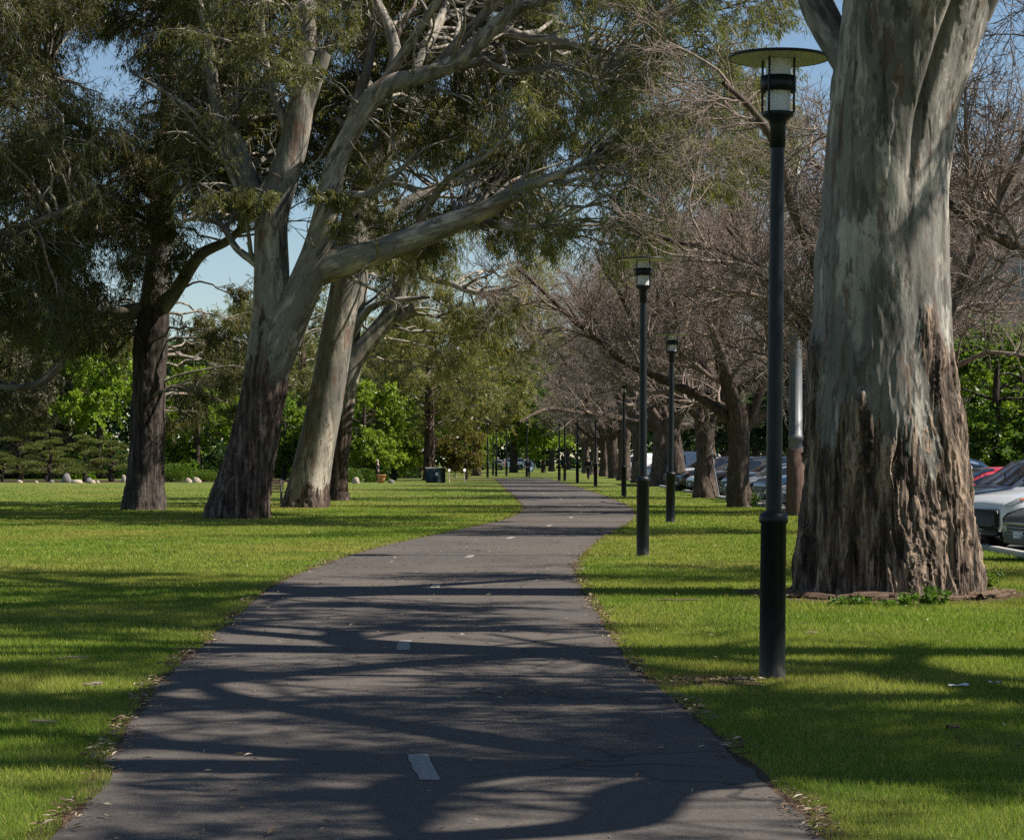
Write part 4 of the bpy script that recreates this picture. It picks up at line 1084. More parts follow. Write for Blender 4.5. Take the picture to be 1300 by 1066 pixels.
# ------------------------------------------------------------------ lamps
def lamp_post():
    root = empty('street_lamp')
    m_ = MB(); m_.lathe([(.103, -.05), (.103, .03), (.1, .05), (.0985, 1.2), (.108, 1.205), (.112, 1.225), (.112, 1.245), (.104, 1.275), (.085, 1.29), (.062, 1.295)], 32); m_.build('base_sleeve', M['lamp_paint'], root)
    m_ = MB(); m_.lathe([(.0625, 1.28), (.0605, 2.2), (.056, 3.4), (.052, 4.12)], 28); m_.build('pole', M['lamp_paint'], root)
    m_ = MB(); m_.lathe([(.052, 4.1), (.061, 4.105), (.061, 4.27), (.066, 4.28), (.07, 4.31), (.118, 4.345), (.122, 4.36), (.122, 4.376), (0, 4.378)], 32); m_.build('neck', M['lamp_paint'], root)
    # ribbed glass
    n = 72; a = np.linspace(0, 2 * np.pi, n, endpoint=False); rr = .093 + .0035 * np.cos(a * 18)
    zs = np.array([4.379, 4.5, 4.65, 4.784]); V = np.stack([np.broadcast_to(rr * np.cos(a), (4, n)), np.broadcast_to(rr * np.sin(a), (4, n)), np.repeat(zs[:, None], n, 1)], -1)
    i = np.arange(n); j = (i + 1) % n; b = (np.arange(3) * n)[:, None]
    m_ = MB(); m_.add(V.reshape(-1, 3), np.stack([b + i, b + j, b + n + j, b + n + i], -1).reshape(-1, 4)); m_.build('glass', M['lamp_glass'], root)
    m_ = MB(); m_.lathe([(.108, 4.535), (.137, 4.535), (.137, 4.652), (.108, 4.652), (.108, 4.535)], 36); m_.build('band', M['lamp_paint'], root)
    for k in range(4):
        an = R(28) + k * R(90); c_, s_ = math.cos(an) * .139, math.sin(an) * .139
        m_ = MB(); m_.tubes(np.array([[c_ * .86, s_ * .86, 4.36], [c_, s_, 4.37], [c_, s_, 4.55], [c_, s_, 4.786]]), np.full(4, .0095), 8); m_.build('strut', M['lamp_paint'], root)
    m_ = MB(); m_.lathe([(0, 4.786), (.36, 4.788), (.372, 4.788)], 64); m_.build('reflector', M['lamp_under'], root)
    m_ = MB(); m_.lathe([(.372, 4.7865), (.386, 4.7865), (.388, 4.796), (.384, 4.808), (.3, 4.818), (.12, 4.828), (.11, 4.84), (.06, 4.848), (0, 4.85)], 64); m_.build('disc_hood', M['lamp_paint'], root)
    return root
LP = lamp_post()
first = True
for (x, y, sz, lean, lab) in [(980, 862, .995, .0125, 'nearest dark lamp post with a wide disc hood, in front of the massive gum'),
                              (816, 706, 1.068, .002, 'second nearest dark disc-hooded lamp post, left of the grey pole'),
                              (851, 663, 1.03, .010, 'third dark disc-hooded lamp post, behind and right of the second one'),
                              (792, 630, 1.05, 0, 'fourth dark lamp post, the one just left of the second in view'),
                              (756, 617, 1.1, 0, 'fifth dark lamp post of the path row'), (733, 613, 1.1, 0, 'sixth dark lamp post of the path row'),
                              (717, 610.6, 1.0, 0, 'right one of the two farthest lamp posts close together'), (710, 610.4, 1.0, 0, 'left one of the two farthest lamp posts close together'),
                              (619, 606.0, 1.05, 0, 'leftmost of the thin far posts left of the path'), (626, 603.6, 1.0, 0, 'short thin far post second from the left'),
                              (630, 604.4, 1.0, 0, 'third thin far post left of the path'), (643, 604.0, 1.0, 0, 'thin far post closest to the walker'), (669, 605.4, 1.05, 0, 'thin far post directly beside the walker')]:
    o = LP if first else copy_tree(LP); first = False
    k_ = {816: 1.1, 851: 1.22, 792: 1.15}.get(x, 1.1 if x != 980 else 1.0); o.location = ground(x, y); o.scale = (k_, k_, sz); o.rotation_euler = (0, lean, .2 + lean * 20); tag(o, lab, 'lamp post', 'dark lamp posts along the path')
# the odd white-topped lamp on the far lawn
root = empty('lawn_lamp', tuple(ground(578.5, 606.5))); tag(root, 'slim post with a white flat top and a white notice on the far lawn', 'lamp post')
m_ = MB(); m_.lathe([(.06, -.05), (.055, 3.4)], 12); m_.build('pole', M['steel'], root)
m_ = MB(); m_.lathe([(0, 3.4), (.26, 3.4), (.27, 3.44), (.2, 3.5), (0, 3.52)], 20); m_.build('cap', M['white'], root)
m_ = MB(); m_.box((0, -.07, 2.05), (.26, .02, .38), bev=.004); m_.build('notice', M['white'], root)

# tall grey pole with a brown sleeve
g = ground(1010, 655)
root = empty('utility_pole', tuple(g)); tag(root, 'tall grey metal pole with a rusty brown lower section', 'pole')
m_ = MB(); m_.lathe([(.305, -.05), (.29, .3), (.27, 1.0), (.262, 1.93), (.24, 1.955), (.2, 1.96)], 28); m_.build('sleeve', M['pole_rust'], root)
m_ = MB(); m_.lathe([(.205, 1.94), (.205, 2.2), (.222, 2.21), (.222, 2.36), (.2, 2.37), (.19, 5), (.178, 8), (.165, 11), (0, 11.01)], 28); m_.build('shaft', M['pole_grey'], root)
# leaning stake
m_ = MB(); a_ = ground(913.5, 632); m_.tubes(np.array([[0, 0, -.05], [-.22, 0, 1.2], [-.37, 0, 2.2]]), np.full(3, .028), 8)
o = m_.build('steel_stake', M['steel'], loc=tuple(a_)); tag(o, 'thin leaning steel stake beside a leafless tree', 'stake')
# utility cabinet
g = ground(553, 612.5)
root = empty('utility_cabinet', tuple(g), R(-24)); tag(root, 'dark green utility cabinet with a pale lid on the far lawn', 'cabinet')
m_ = MB(); m_.box((0, 0, .5), (1.15, .75, 1.0), bev=.02); m_.build('body', M['box_green'], root)
m_ = MB(); m_.box((0, 0, 1.02), (1.2, .8, .05), bev=.01); m_.build('lid', M['concrete'], root)
for sx in (-.29, .29):
    m_ = MB(); m_.box((sx, -.382, .5), (.54, .015, .86), bev=.005); d_ = m_.build('door', M['box_green'], root)
    m_ = MB(); m_.box((sx + (.2 if sx < 0 else -.2), -.398, .5), (.03, .02, .14), bev=.004); m_.build('handle', M['steel'], d_)
m_ = MB(); m_.box((.28, -.3935, .6), (.2, .006, .22)); m_.build('notice', M['white'], root)
for k, x in enumerate((570.5, 590)):
    g = ground(x, 613); r_ = empty('marker_post', tuple(g)); tag(r_, ('short yellow-green marker post with a white head near the cabinet', 'short pale marker post farther from the cabinet')[k], 'post')
    m_ = MB(); m_.box((0, 0, .4), (.07, .05, .8), bev=.01); m_.build('shaft', M['rock'], r_)
    m_ = MB(); m_.box((0, 0, .88), (.16, .06, .18), bev=.01); m_.build('head', M['white'], r_)

# park bench behind the leaning gum
g = np.array([(334 - CX) / F * 83.5, 83.5, 0]); root = empty('park_bench', tuple(g), R(12)); tag(root, 'dark park bench mostly hidden behind the leaning gum trunk', 'bench')
m_ = MB()
for k in range(5): m_.box((0, -.18 + k * .1, .45), (1.6, .08, .035), bev=.008)
m_.build('seat', M['timber'], root)
m_ = MB()
for k in range(4): m_.box((0, .3 + k * .03, .56 + k * .1), (1.6, .03, .08), bev=.008)
m_.build('backrest', M['timber'], root)
for sx in (-.68, .68):
    m_ = MB(); m_.tubes(np.array([[sx, -.24, 0], [sx, -.2, .43], [sx, .26, .44], [sx, .42, .95]]), np.full(4, .03), 8); m_.tubes(np.array([[sx, .3, 0], [sx, .22, .44]]), np.full(2, .03), 8); m_.build('leg', M['black'], root)

# ------------------------------------------------------------------ cars
def car_kind(kind):
    if kind == 'suv':
        return dict(L=4.6, W=1.86, belt=[(0, .72), (.06, .84), (.3, .97), (1.15, 1.08), (1.5, 1.10), (4.2, 1.13), (4.5, 1.05), (4.6, .8)], roof=[(1.2, 1.08), (1.95, 1.58), (2.3, 1.68), (3.2, 1.70), (4.0, 1.64), (4.42, 1.3), (4.52, 1.08)], wx=(.88, 3.65), wr=.36, gh=(1.5, 2.75, 4.15))
    if kind == 'hatch':
        return dict(L=4.25, W=1.78, belt=[(0, .6), (.06, .70), (.3, .80), (1.1, .93), (1.4, .97), (3.9, 1.02), (4.15, .95), (4.25, .7)], roof=[(1.1, .94), (1.95, 1.38), (2.3, 1.45), (3.0, 1.46), (3.6, 1.38), (4.1, 1.05), (4.16, .96)], wx=(.82, 3.4), wr=.32, gh=(1.45, 2.6, 3.75))
    if kind == 'sedan':
        return dict(L=4.75, W=1.84, belt=[(0, .6), (.06, .70), (.3, .79), (1.2, .92), (1.5, .96), (4.0, 1.02), (4.6, .98), (4.75, .72)], roof=[(1.25, .93), (2.1, 1.36), (2.5, 1.44), (3.1, 1.44), (3.6, 1.34), (4.2, 1.03), (4.25, 1.0)], wx=(.86, 3.75), wr=.33, gh=(1.65, 2.75, 3.8))
    if kind == 'ute':
        return dict(L=5.2, W=1.88, belt=[(0, .82), (.06, .95), (.3, 1.05), (1.3, 1.13), (1.6, 1.16), (3.5, 1.2), (5.1, 1.2), (5.2, .9)], roof=[(1.35, 1.13), (2.0, 1.66), (2.35, 1.78), (3.2, 1.79), (3.45, 1.7), (3.62, 1.2)], wx=(.95, 4.1), wr=.39, gh=(1.6, 2.55, 3.4))
    return dict(L=5.0, W=1.95, belt=[(0, .8), (.06, .98), (.3, 1.08), (.8, 1.2), (1.1, 1.24), (4.8, 1.28), (4.95, 1.2), (5.0, .9)], roof=[(.7, 1.18), (1.5, 1.9), (1.9, 2.05), (4.6, 2.06), (4.85, 1.95), (4.95, 1.25)], wx=(.95, 4.0), wr=.36, gh=(1.0, 2.1, 2.6))

def build_car(kind, paint, label, nose_black=False, rack=False):
    q = car_kind(kind); L, Wd = q['L'], q['W'] / 2
    bx, bz = np.array(q['belt']).T; rx, rz_ = np.array(q['roof']).T
    root = empty('parked_car')
    tag(root, label, 'car', 'cars parked along the kerb')
    xs = np.unique(np.concatenate([np.linspace(0, L, 90), [.03, L - .03]] + [np.linspace(w - q['wr'] - .06, w + q['wr'] + .06, 25) for w in q['wx']]))
    ra = q['wr'] + .06; zc = q['wr']
    def section(x):
        zb = np.interp(x, bx, bz); zr = np.interp(x, rx, rz_, left=zb, right=zb); h = max(zr - zb, 0.0)
        w = Wd * (1 - .22 * max(0, (.55 - x) / .55) ** 2.2 - .12 * max(0, (x - L + .5) / .5) ** 2.2)
        z0 = .25 + .1 * max(0, (.4 - x) / .4) + .12 * max(0, (x - L + .5) / .5)
        for wx in q['wx']:
            if abs(x - wx) < ra: z0 = max(z0, zc + math.sqrt(ra * ra - (x - wx) ** 2))
        k = min(h / .5, 1.0)
        wr_ = w * (.955 - .2 * k)
        zs = zb - .06
        p = [(.90 * w, z0), (.985 * w, min(z0 + .09, zs - .03)), (1.0 * w, max(min(.62 * zb, zs - .02), min(z0 + .12, zs - .02))), (.99 * w, zs), (.955 * w, zb), (.955 * w * .5 + wr_ * .5, zb + h * .46 + .004), (wr_, zb + h * .88 + .008), (wr_ * .84, zb + h * .985 + .018), (0, zb + h + .04)]
        return np.array(p)
    sec = np.array([section(x) for x in xs])                       # (n,9,2)
    n = len(xs)
    half = np.concatenate([np.repeat(xs[:, None, None], 9, 1), sec], 2)  # x, y, z with y = half width
    left = half.copy(); left[..., 1] *= -1
    full = np.concatenate([half, left[:, ::-1][:, 1:]], 1); m = full.shape[1]
    mb = MB()
    b = (np.arange(n - 1) * m)[:, None]; i = np.arange(m - 1)
    mb.add(full.reshape(-1, 3), np.stack([b + i, b + i + 1, b + m + i + 1, b + m + i], -1).reshape(-1, 4))
    mb.f.append(np.arange(m)[None, ::-1]); mb.f.append(np.arange(m)[None] + (n - 1) * m)
    body = mb.build('body', PAINT[paint], root)
    body.data.set_sharp_from_angle(angle=R(38))
    def S_(x, v, off=.006, side=-1):
        s0 = section(x); k = int(min(v, 7.999)); t = v - k
        p = s0[k] * (1 - t) + s0[k + 1] * t
        d = s0[k + 1] - s0[k]; nn = np.array([d[1], -d[0]]); nn = nn / (np.linalg.norm(nn) + 1e-9)
        if nn[0] < 0 and nn[1] < .2: nn = -nn
        p = p + nn * off
        return np.array([x, side * p[0], p[1]])
    def patch(x0, x1, v0, v1, nx=10, nv=5, off=.006, side=-1, mat='car_glass', nm='side_window', parent=None):
        V = np.array([[S_(x, v, off, side) for v in np.linspace(v0, v1, nv)] for x in np.linspace(x0, x1, nx)])
        b_ = (np.arange(nx - 1) * nv)[:, None]; i_ = np.arange(nv - 1)
        p_ = MB(); p_.add(V.reshape(-1, 3), np.stack([b_ + i_, b_ + i_ + 1, b_ + nv + i_ + 1, b_ + nv + i_], -1).reshape(-1, 4))
        return p_.build(nm, M[mat] if isinstance(mat, str) else mat, parent or root)
    def top(x0, x1, nm):
        V = []
        for x in np.linspace(x0, x1, 12):
            r1_ = [S_(x, v, .007, -1) for v in np.linspace(6.35, 8, 6)]; r2_ = [S_(x, v, .007, 1) for v in np.linspace(8, 6.35, 6)][1:]
            V.append(r1_ + r2_)
        V = np.array(V); nv = V.shape[1]; b_ = (np.arange(11) * nv)[:, None]; i_ = np.arange(nv - 1)
        p_ = MB(); p_.add(V.reshape(-1, 3), np.stack([b_ + i_, b_ + i_ + 1, b_ + nv + i_ + 1, b_ + nv + i_], -1).reshape(-1, 4)); return p_.build(nm, M['car_glass'], root)
    r0_, rt_ = rx[0], rx[2]
    top(r0_ + .08, rt_ - .08, 'windscreen')
    if kind not in ('ute',): top(rx[-3] + .1 if kind != 'van' else rx[-2] - .02, rx[-1] - .05, 'rear_window')
    g0, g1, g2 = q['gh']
    for sd in (-1, 1):
        patch(g0 + .05, g1 - .05, 4.15, 5.75, side=sd); patch(g1 + .05, g2 - .05, 4.15, 5.75, side=sd)
        patch(.06, .36, 3.0, 3.85, 6, 4, .012, sd, 'lens', 'headlight'); patch(L - .3, L - .05, 2.6, 3.8, 6, 4, .012, sd, 'tail', 'tail_light')
        patch(.3, .4, 3.1, 3.6, 4, 3, .016, sd, 'orange_lens', 'indicator')
        patch(.02, .46, .05, 1.7 if not nose_black else 2.6, 8, 4, .01, sd, 'black', 'bumper')
        patch(q['wx'][0] + ra + .03, q['wx'][1] - ra - .03, .05, 1.0, 12, 3, .008, sd, 'black', 'sill')
        mz = np.interp(g0, bx, bz)
        m_ = MB(); m_.box((g0 + .12, sd * (Wd + .08), mz + .08), (.12, .2, .14), bev=.04); m_.build('mirror', PAINT[paint], root)
        for wx in q['wx']:
            wl = empty('wheel', (wx, sd * (Wd - .13), zc)); wl.parent = root; wl.rotation_euler = (0, 0, 0 if sd < 0 else math.pi)
            w_ = q['wr']
            t_ = MB(); t_.lathe([(w_ * .62, -.1), (w_ * .9, -.115), (w_ * .985, -.09), (w_, -.05), (w_, .06), (w_ * .95, .1), (w_ * .6, .1)], 32, axis='y'); t_.build('tyre', M['tyre'], wl)
            rm = MB(); rm.lathe([(w_ * .64, .09), (w_ * .62, .105), (w_ * .55, .07), (w_ * .5, .05)], 28, axis='y')
            for k in range(6):
                an = k * math.pi / 3; rm.tubes(np.array([[0, -.075, 0], [math.cos(an) * w_ * .6, -.085, math.sin(an) * w_ * .6]]), np.array([.035, .025]), 6)
            rm.lathe([(0, .085), (.07, .085), (.08, .06)], 14, axis='y'); rm.build('rim', M['rim'], wl)
    zb0 = bz[0]
    nm = MB(); nm.box((-.004, 0, zb0 - .12), (.03, Wd * 1.1, .2 if not nose_black else .26), bev=.01); gr = nm.build('grille', M['black'], root)
    nm = MB()
    for k in range(3): nm.box((-.024, 0, zb0 - .17 + k * .055), (.012, Wd * 1.0, .016), bev=.003)
    nm.build('grille_bar', M['chrome'], gr)
    nm = MB(); nm.box((-.012, 0, .42), (.03, .38, .11), bev=.004); nm.build('number_plate', M['white'], root)
    for sd in (-1, 1):
        nm = MB(); nm.box((.012, sd * Wd * .6, zb0 - .1), (.05, Wd * .26, .13), bev=.02); nm.build('front_lamp', M['lens'], root)
    nm = MB(); nm.box((.0, 0, .36), (.05, Wd * 1.36, .2), bev=.02); nm.build('lower_intake', M['black'], root)
    if nose_black:
        nm = MB(); nm.box((-.05, 0, .58), (.1, Wd * 1.5, .36), bev=.04); nm.build('bull_bar', M['black'], root)
    ub = MB(); ub.box((L / 2, 0, .42), (L * .94, Wd * 1.45, .3), bev=.05); ub.build('underbody', M['black'], root)
    if rack:
        for sd in (-1, 1):
            xs_ = np.linspace(rx[2] + .1, rx[-3] - (.1 if kind != 'ute' else .0), 8); pts = np.array([S_(x, 6.9, .05, sd) for x in xs_]); m_ = MB(); m_.tubes(pts, np.full(8, .018), 8); m_.build('roof_rail', M['black'], root)
        if kind == 'ute':
            for x in np.linspace(rx[2] + .1, rx[-3], 3):
                a1, a2 = S_(x, 6.9, .09, -1), S_(x, 6.9, .09, 1); m_ = MB(); m_.tubes(np.array([a1, a2]), np.full(2, .02), 6); m_.build('rack_bar', M['black'], root)
    if kind == 'ute':
        m_ = MB(); m_.box((4.38, 0, 1.15), (1.3, Wd * 1.55, .06)); m_.build('tray', M['black'], root)
    return root
NOSE = 8.45
cars = [('hatch', 'grey', 37.6, 0, 'dark grey hatchback, nearest parked car at the right edge'),
        ('suv', 'white', 42.2, .0, 'white four-wheel-drive with a black grille beside the massive gum'),
        ('suv', 'navy', 45.8, .1, 'dark blue wagon just behind the white four-wheel-drive'),
        ('hatch', 'red', 51.5, .2, 'red car glimpsed behind the dark blue wagon'),
        ('ute', 'white', 59.5, .0, 'white utility with roof bars right of the massive gum'),
        ('sedan', 'white', 72.0, .1, 'white sedan just left of the grey pole'),
        ('suv', 'blue', 79.0, .2, 'blue-black wagon with roof rails, between the leaning tree and the nearest lamp'),
        ('hatch', 'silver', 88.0, .0, 'silver hatchback with its nose behind the leaning leafless tree'),
        ('suv', 'navy', 92.5, .3, 'navy wagon behind the silver hatchback'),
        ('suv', 'black', 104, .2, 'black wagon behind the tree with the steel stake'),
        ('hatch', 'white', 111, .3, 'white hatchback behind the black wagon'),
        ('suv', 'black', 116, .0, 'black wagon left of the tree with the steel stake'),
        ('suv', 'white', 125, .2, 'white wagon showing only its roof behind the black ones'),
        ('van', 'white', 148, .2, 'white van seen between far tree trunks right of the second lamp'),
        ('ute', 'white', 160, .1, 'white utility seen between far tree trunks left of the second lamp'),
        ('van', 'white', 196, .1, 'far white van left of the fourth lamp post')]
protos = {}
def place_car(kind, paint, x, y, rz, label, group='cars parked along the kerb', nb=False):
    key = (kind, paint)
    if key in protos:
        o = copy_tree(protos[key])
    else:
        o = build_car(kind, paint, label, nb, rack=kind in ('suv', 'ute')); protos[key] = o
    o.location = (x, y, .004); o.rotation_euler = (0, 0, rz); tag(o, label, 'car', group)
    return o
for kind, paint, D, dx, lab in cars:
    place_car(kind, paint, NOSE + dx - .1 + (.3 if D == 42.2 else 0), D, (.34 if D == 42.2 else .2) + rng.uniform(-.03, .03), lab, nb=(D in (42.2,)))
place_car('suv', 'blue', 14.6, 62.5, math.pi + .05, 'blue wagon in the second row at the right edge', 'cars across the lane')
place_car('sedan', 'silver', 15.2, 84, math.pi, 'silver sedan in the second row behind the blue-black wagon', 'cars across the lane')
for (x, D, k, p, lab) in [(640, 318, 'suv', 'white', 'left one of the far white cars at the end of the path'), (655, 326, 'hatch', 'white', 'right one of the far white cars at the end of the path'), (618, 312, 'hatch', 'silver', 'far silver car behind the thin posts')]:
    place_car(k, p, (x - CX) / F * D - 1.5, D, rng.uniform(-.2, .2), lab, 'far cars')

# ------------------------------------------------------------------ building across the road
root = empty('office_building', (40.5, 135, 0)); tag(root, 'grey office building behind the bare branches at the right edge', 'building')
m_ = MB(); m_.box((0, 6, 9.0), (32, 14, 18.0)); m_.build('wall', M['bld_wall'], root, smooth=False)
m_ = MB(); m_.box((0, 5.9, 18.35), (33, 15.2, .8), bev=.05); m_.build('roof_edge', M['bld_trim'], root, smooth=False)
for fl in range(5):
    m_ = MB(); m_.box((0, -1.15, 3.6 * fl + 3.4), (32.2, .32, .35)); m_.build('floor_band', M['bld_trim'] if fl == 4 else M['concrete'], root, smooth=False)
    for k in range(9):
        m_ = MB(); m_.box((-14.2 + k * 3.5, -1.03, 3.6 * fl + 1.75), (2.6, .1, 1.9)); w_ = m_.build('window', M['bld_glass'], root, smooth=False)
        m_ = MB(); m_.box((-14.2 + k * 3.5, -1.09, 3.6 * fl + 1.75), (.07, .06, 1.9)); m_.box((-14.2 + k * 3.5, -1.09, 3.6 * fl + .76), (2.7, .08, .08)); m_.build('frame', M['bld_trim'], w_, smooth=False)
root = empty('park_kiosk', ((527 - CX) / F * 330, 330, 0)); tag(root, 'small white pavilion with a grey roof behind the purple tree', 'building')
m_ = MB(); m_.box((0, 0, 1.1), (4.2, 3, 2.2)); m_.build('wall', M['white'], root, smooth=False)
m_ = MB(); m_.add([[-2.4, -1.8, 2.2], [2.4, -1.8, 2.2], [2.4, 1.8, 2.2], [-2.4, 1.8, 2.2], [-2.4, 0, 3.1], [2.4, 0, 3.1]], [[0, 1, 5, 4], [2, 3, 4, 5]]); m_.f.append(np.array([[0, 4, 3], [1, 2, 5]])); m_.build('roof', M['roof_red'], root, smooth=False)
m_ = MB(); m_.box((-.6, -1.53, 1.0), (.9, .06, 1.9)); m_.build('door', M['bld_wall'], root, smooth=False)

# ------------------------------------------------------------------ people
def skin_mesh(name, pts, edges, mat, parent, sub=2):
    me = bpy.data.meshes.new(name)
    me.from_pydata([p[:3] for p in pts], edges, [])
    o = bpy.data.objects.new(name, me); COL.objects.link(o); o.parent = parent
    me.materials.append(mat)
    md = o.modifiers.new('skin', 'SKIN')
    for k, sv in enumerate(me.skin_vertices[0].data):
        r_ = pts[k][3]; sv.radius = r_ if isinstance(r_, tuple) else (r_, r_); sv.use_root = (k == 0)
    md.use_smooth_shade = True
    ss = o.modifiers.new('sub', 'SUBSURF'); ss.levels = sub; ss.render_levels = sub
    return o
def person(label, loc, rz, walk, top, legs, hair, arm_out=0.0, bag=None):
    root = empty('person', loc, rz); tag(root, label, 'person')
    w = walk
    pts = [(0, 0, .95, (.15, .11)), (0, 0, 1.15, (.14, .1)), (0, 0, 1.34, (.17, .11)), (0, 0, 1.46, (.07, .07)), (0, -.01, 1.54, (.05, .055)), (0, -.02, 1.62, (.075, .09)), (0, -.01, 1.7, (.07, .085)),
           (.2, 0, 1.4, .05), (.25, .05 + .1 * w, 1.13, .042), (.25, -.04 + .05 * w, .9, .034), (.25, -.08, .81, .03),
           (-.2, 0, 1.4, .05), (-.25, .05 - .1 * w, 1.13, .042), (-.25 - arm_out, -.08 - .1 * w, .92, .034), (-.25 - arm_out, -.13 - .1 * w, .83, .03),
           (.1, 0, .86, .09), (.1, -.1 * w - .01, .5, .06), (.1, -.18 * w + .02, .09, .042), (.1, -.18 * w - .1, .03, .035),
           (-.1, 0, .86, .09), (-.1, .06 * w - .01, .5, .06), (-.1, .24 * w + .02, .1, .042), (-.1, .24 * w - .1, .035, .035)]
    ed = [(0, 1), (1, 2), (2, 3), (3, 4), (4, 5), (5, 6), (2, 7), (7, 8), (8, 9), (9, 10), (2, 11), (11, 12), (12, 13), (13, 14), (0, 15), (15, 16), (16, 17), (17, 18), (0, 19), (19, 20), (20, 21), (21, 22)]
    skin_mesh('body', pts, ed, M['skin'], root)
    g_ = lambda r_, k=.022: tuple(x + k for x in r_) if isinstance(r_, tuple) else r_ + k
    T_ = [0, 1, 2, 7, 8, 9, 11, 12, 13]; mp = {v: i for i, v in enumerate(T_)}
    skin_mesh('jacket', [(*pts[k][:3], g_(pts[k][3], .028)) for k in T_], [(mp[a], mp[b]) for a, b in ed if a in mp and b in mp], top, root)
    T_ = [0, 15, 16, 17, 19, 20, 21]; mp = {v: i for i, v in enumerate(T_)}
    skin_mesh('trousers', [(*pts[k][:3], g_(pts[k][3], .02)) for k in T_], [(mp[a], mp[b]) for a, b in ed if a in mp and b in mp], legs, root)
    for a, b in ((17, 18), (21, 22)):
        skin_mesh('shoe', [(*pts[a][:2], .07, .055), (*pts[b][:2], .045, .05)], [(0, 1)], M['black'], root, 1)
    m_ = MB(); d = np.array([[math.sin(t) * math.cos(a), math.sin(t) * math.sin(a), math.cos(t)] for t in np.linspace(0, 2.0, 8) for a in np.linspace(0, 6.283, 16, endpoint=False)])
    V = d * np.array([.1, .115, .125]) + np.array([0, .02, 1.68]); V[:, 1] = np.maximum(V[:, 1], -.07 + (1.76 - V[:, 2]) * .5)
    i = np.arange(16); j = (i + 1) % 16; b_ = (np.arange(7) * 16)[:, None]; m_.add(V, np.stack([b_ + i, b_ + 16 + i, b_ + 16 + j, b_ + j], -1).reshape(-1, 4)); m_.build('hair', hair, root)
    return root
pr_ = person('fair-haired person in black standing by the clipped shrubs', tuple(ground(479.5, 612.5)), R(80), 0, M['cloth_black'], M['cloth_black'], M['hair_fair']); pr_.scale = (.92, .92, .88)
pr_ = person('dark-clothed person walking on the far path', tuple(ground(670, 606.6)), R(10), 1, M['cloth_black'], M['cloth_navy'], M['hair_dark'])
m_ = MB(); g = ground(675, 606.6); m_.box((0, 0, .75), (.28, .12, .42), bev=.04); m_.tubes(np.array([[-.1, 0, .95], [-.08, 0, 1.15], [.08, 0, 1.15], [.1, 0, .95]]), np.full(4, .012), 6)
o = m_.build('shoulder_bag', M['cloth_blue'], loc=tuple(g)); tag(o, 'pale blue bag carried by the far walker', 'bag')
pr_ = person('person in dark clothes with pale bag beside the far tree trunks', tuple(ground(747, 608.6)), R(150), .6, M['cloth_black'], M['cloth_black'], M['hair_dark'])

# ------------------------------------------------------------------ grass, litter, bark, weeds
TR = [(T5X, T5D, 1.15)] + [tuple(ground(x, y)[:2]) + (r_,) for x, y, r_ in [(300, 655, 1.0), (387, 643, .8), (183, 645, .7), (980, 862, .1), (816, 705, .1), (851, 663, .1)]]
TR += [(7.85, 78.5, .5)]
def lawn_pts(y0, y1, dens, pad=1.2):
    A = 2 * .232 * (y1 ** 2 - y0 ** 2) / 2 + 2 * pad * (y1 - y0); N = int(A * dens)
    y = np.sqrt(rng.uniform(y0 ** 2, y1 ** 2, N)); x = rng.uniform(-1, 1, N) * (.232 * y + pad)
    a, b = path_x(y); e = .02 + .12 * (fbm(np.stack([y * 2.2, np.sign(x), 0 * y], 1), 2) - .42)
    ok = ((x < a - e) | (x > b + e)) & (x < KERB - .12)
    for tx, ty, tr in TR: ok &= (x - tx) ** 2 + (y - ty) ** 2 > tr ** 2
    g_ = fbm(np.stack([x * 1.1, y * 1.1, 0 * y + 4], 1), 3)
    ok &= ~((np.hypot(x - T5X, (y - T5D + .1) * 1.1) < 1.85 + (g_ - .5) * 1.7) & (rng.random(N) < .93))
    ok &= ~((np.hypot((x - 1.5) / .48, (y - 17.15) / .26) < 1) & (rng.random(N) < .8))
    ok &= ~((g_ > .73) & (rng.random(N) < .45))
    return x[ok], y[ok], g_[ok]
def grass():
    m_ = MB()
    for (y0, y1, dens, w, h) in [(9.2, 15, 5200, .0042, .050), (15, 22, 3600, .0055, .050), (22, 34, 1500, .009, .052), (34, 55, 520, .016, .052), (55, 82, 210, .028, .05), (82, 150, 62, .045, .05)]:
        x, y, g_ = lawn_pts(y0, y1, dens)
        if y1 > 56:
            k = rng.random(len(x)) < np.clip((150 - y) / 95, 0, 1); x, y, g_ = x[k], y[k], g_[k]
        n = len(x)
        hh = h * .82 * rng.uniform(.5, 1.25, n) * (.65 + .8 * g_); an = rng.uniform(0, 6.283, n); ln = rng.uniform(.1, .9, n) * hh; la = rng.uniform(0, 6.283, n)
        c, s_ = np.cos(an) * w * .5, np.sin(an) * w * .5
        z0 = np.full(n, -.002)
        V = np.stack([np.stack([x - c, y - s_, z0], 1), np.stack([x + c, y + s_, z0], 1), np.stack([x + np.cos(la) * ln, y + np.sin(la) * ln, hh], 1)], 1)
        m_.add(V.reshape(-1, 3), np.arange(3 * n).reshape(n, 3))
    tag(m_.build('grass', M['grass'], smooth=False), kind='stuff')
grass()
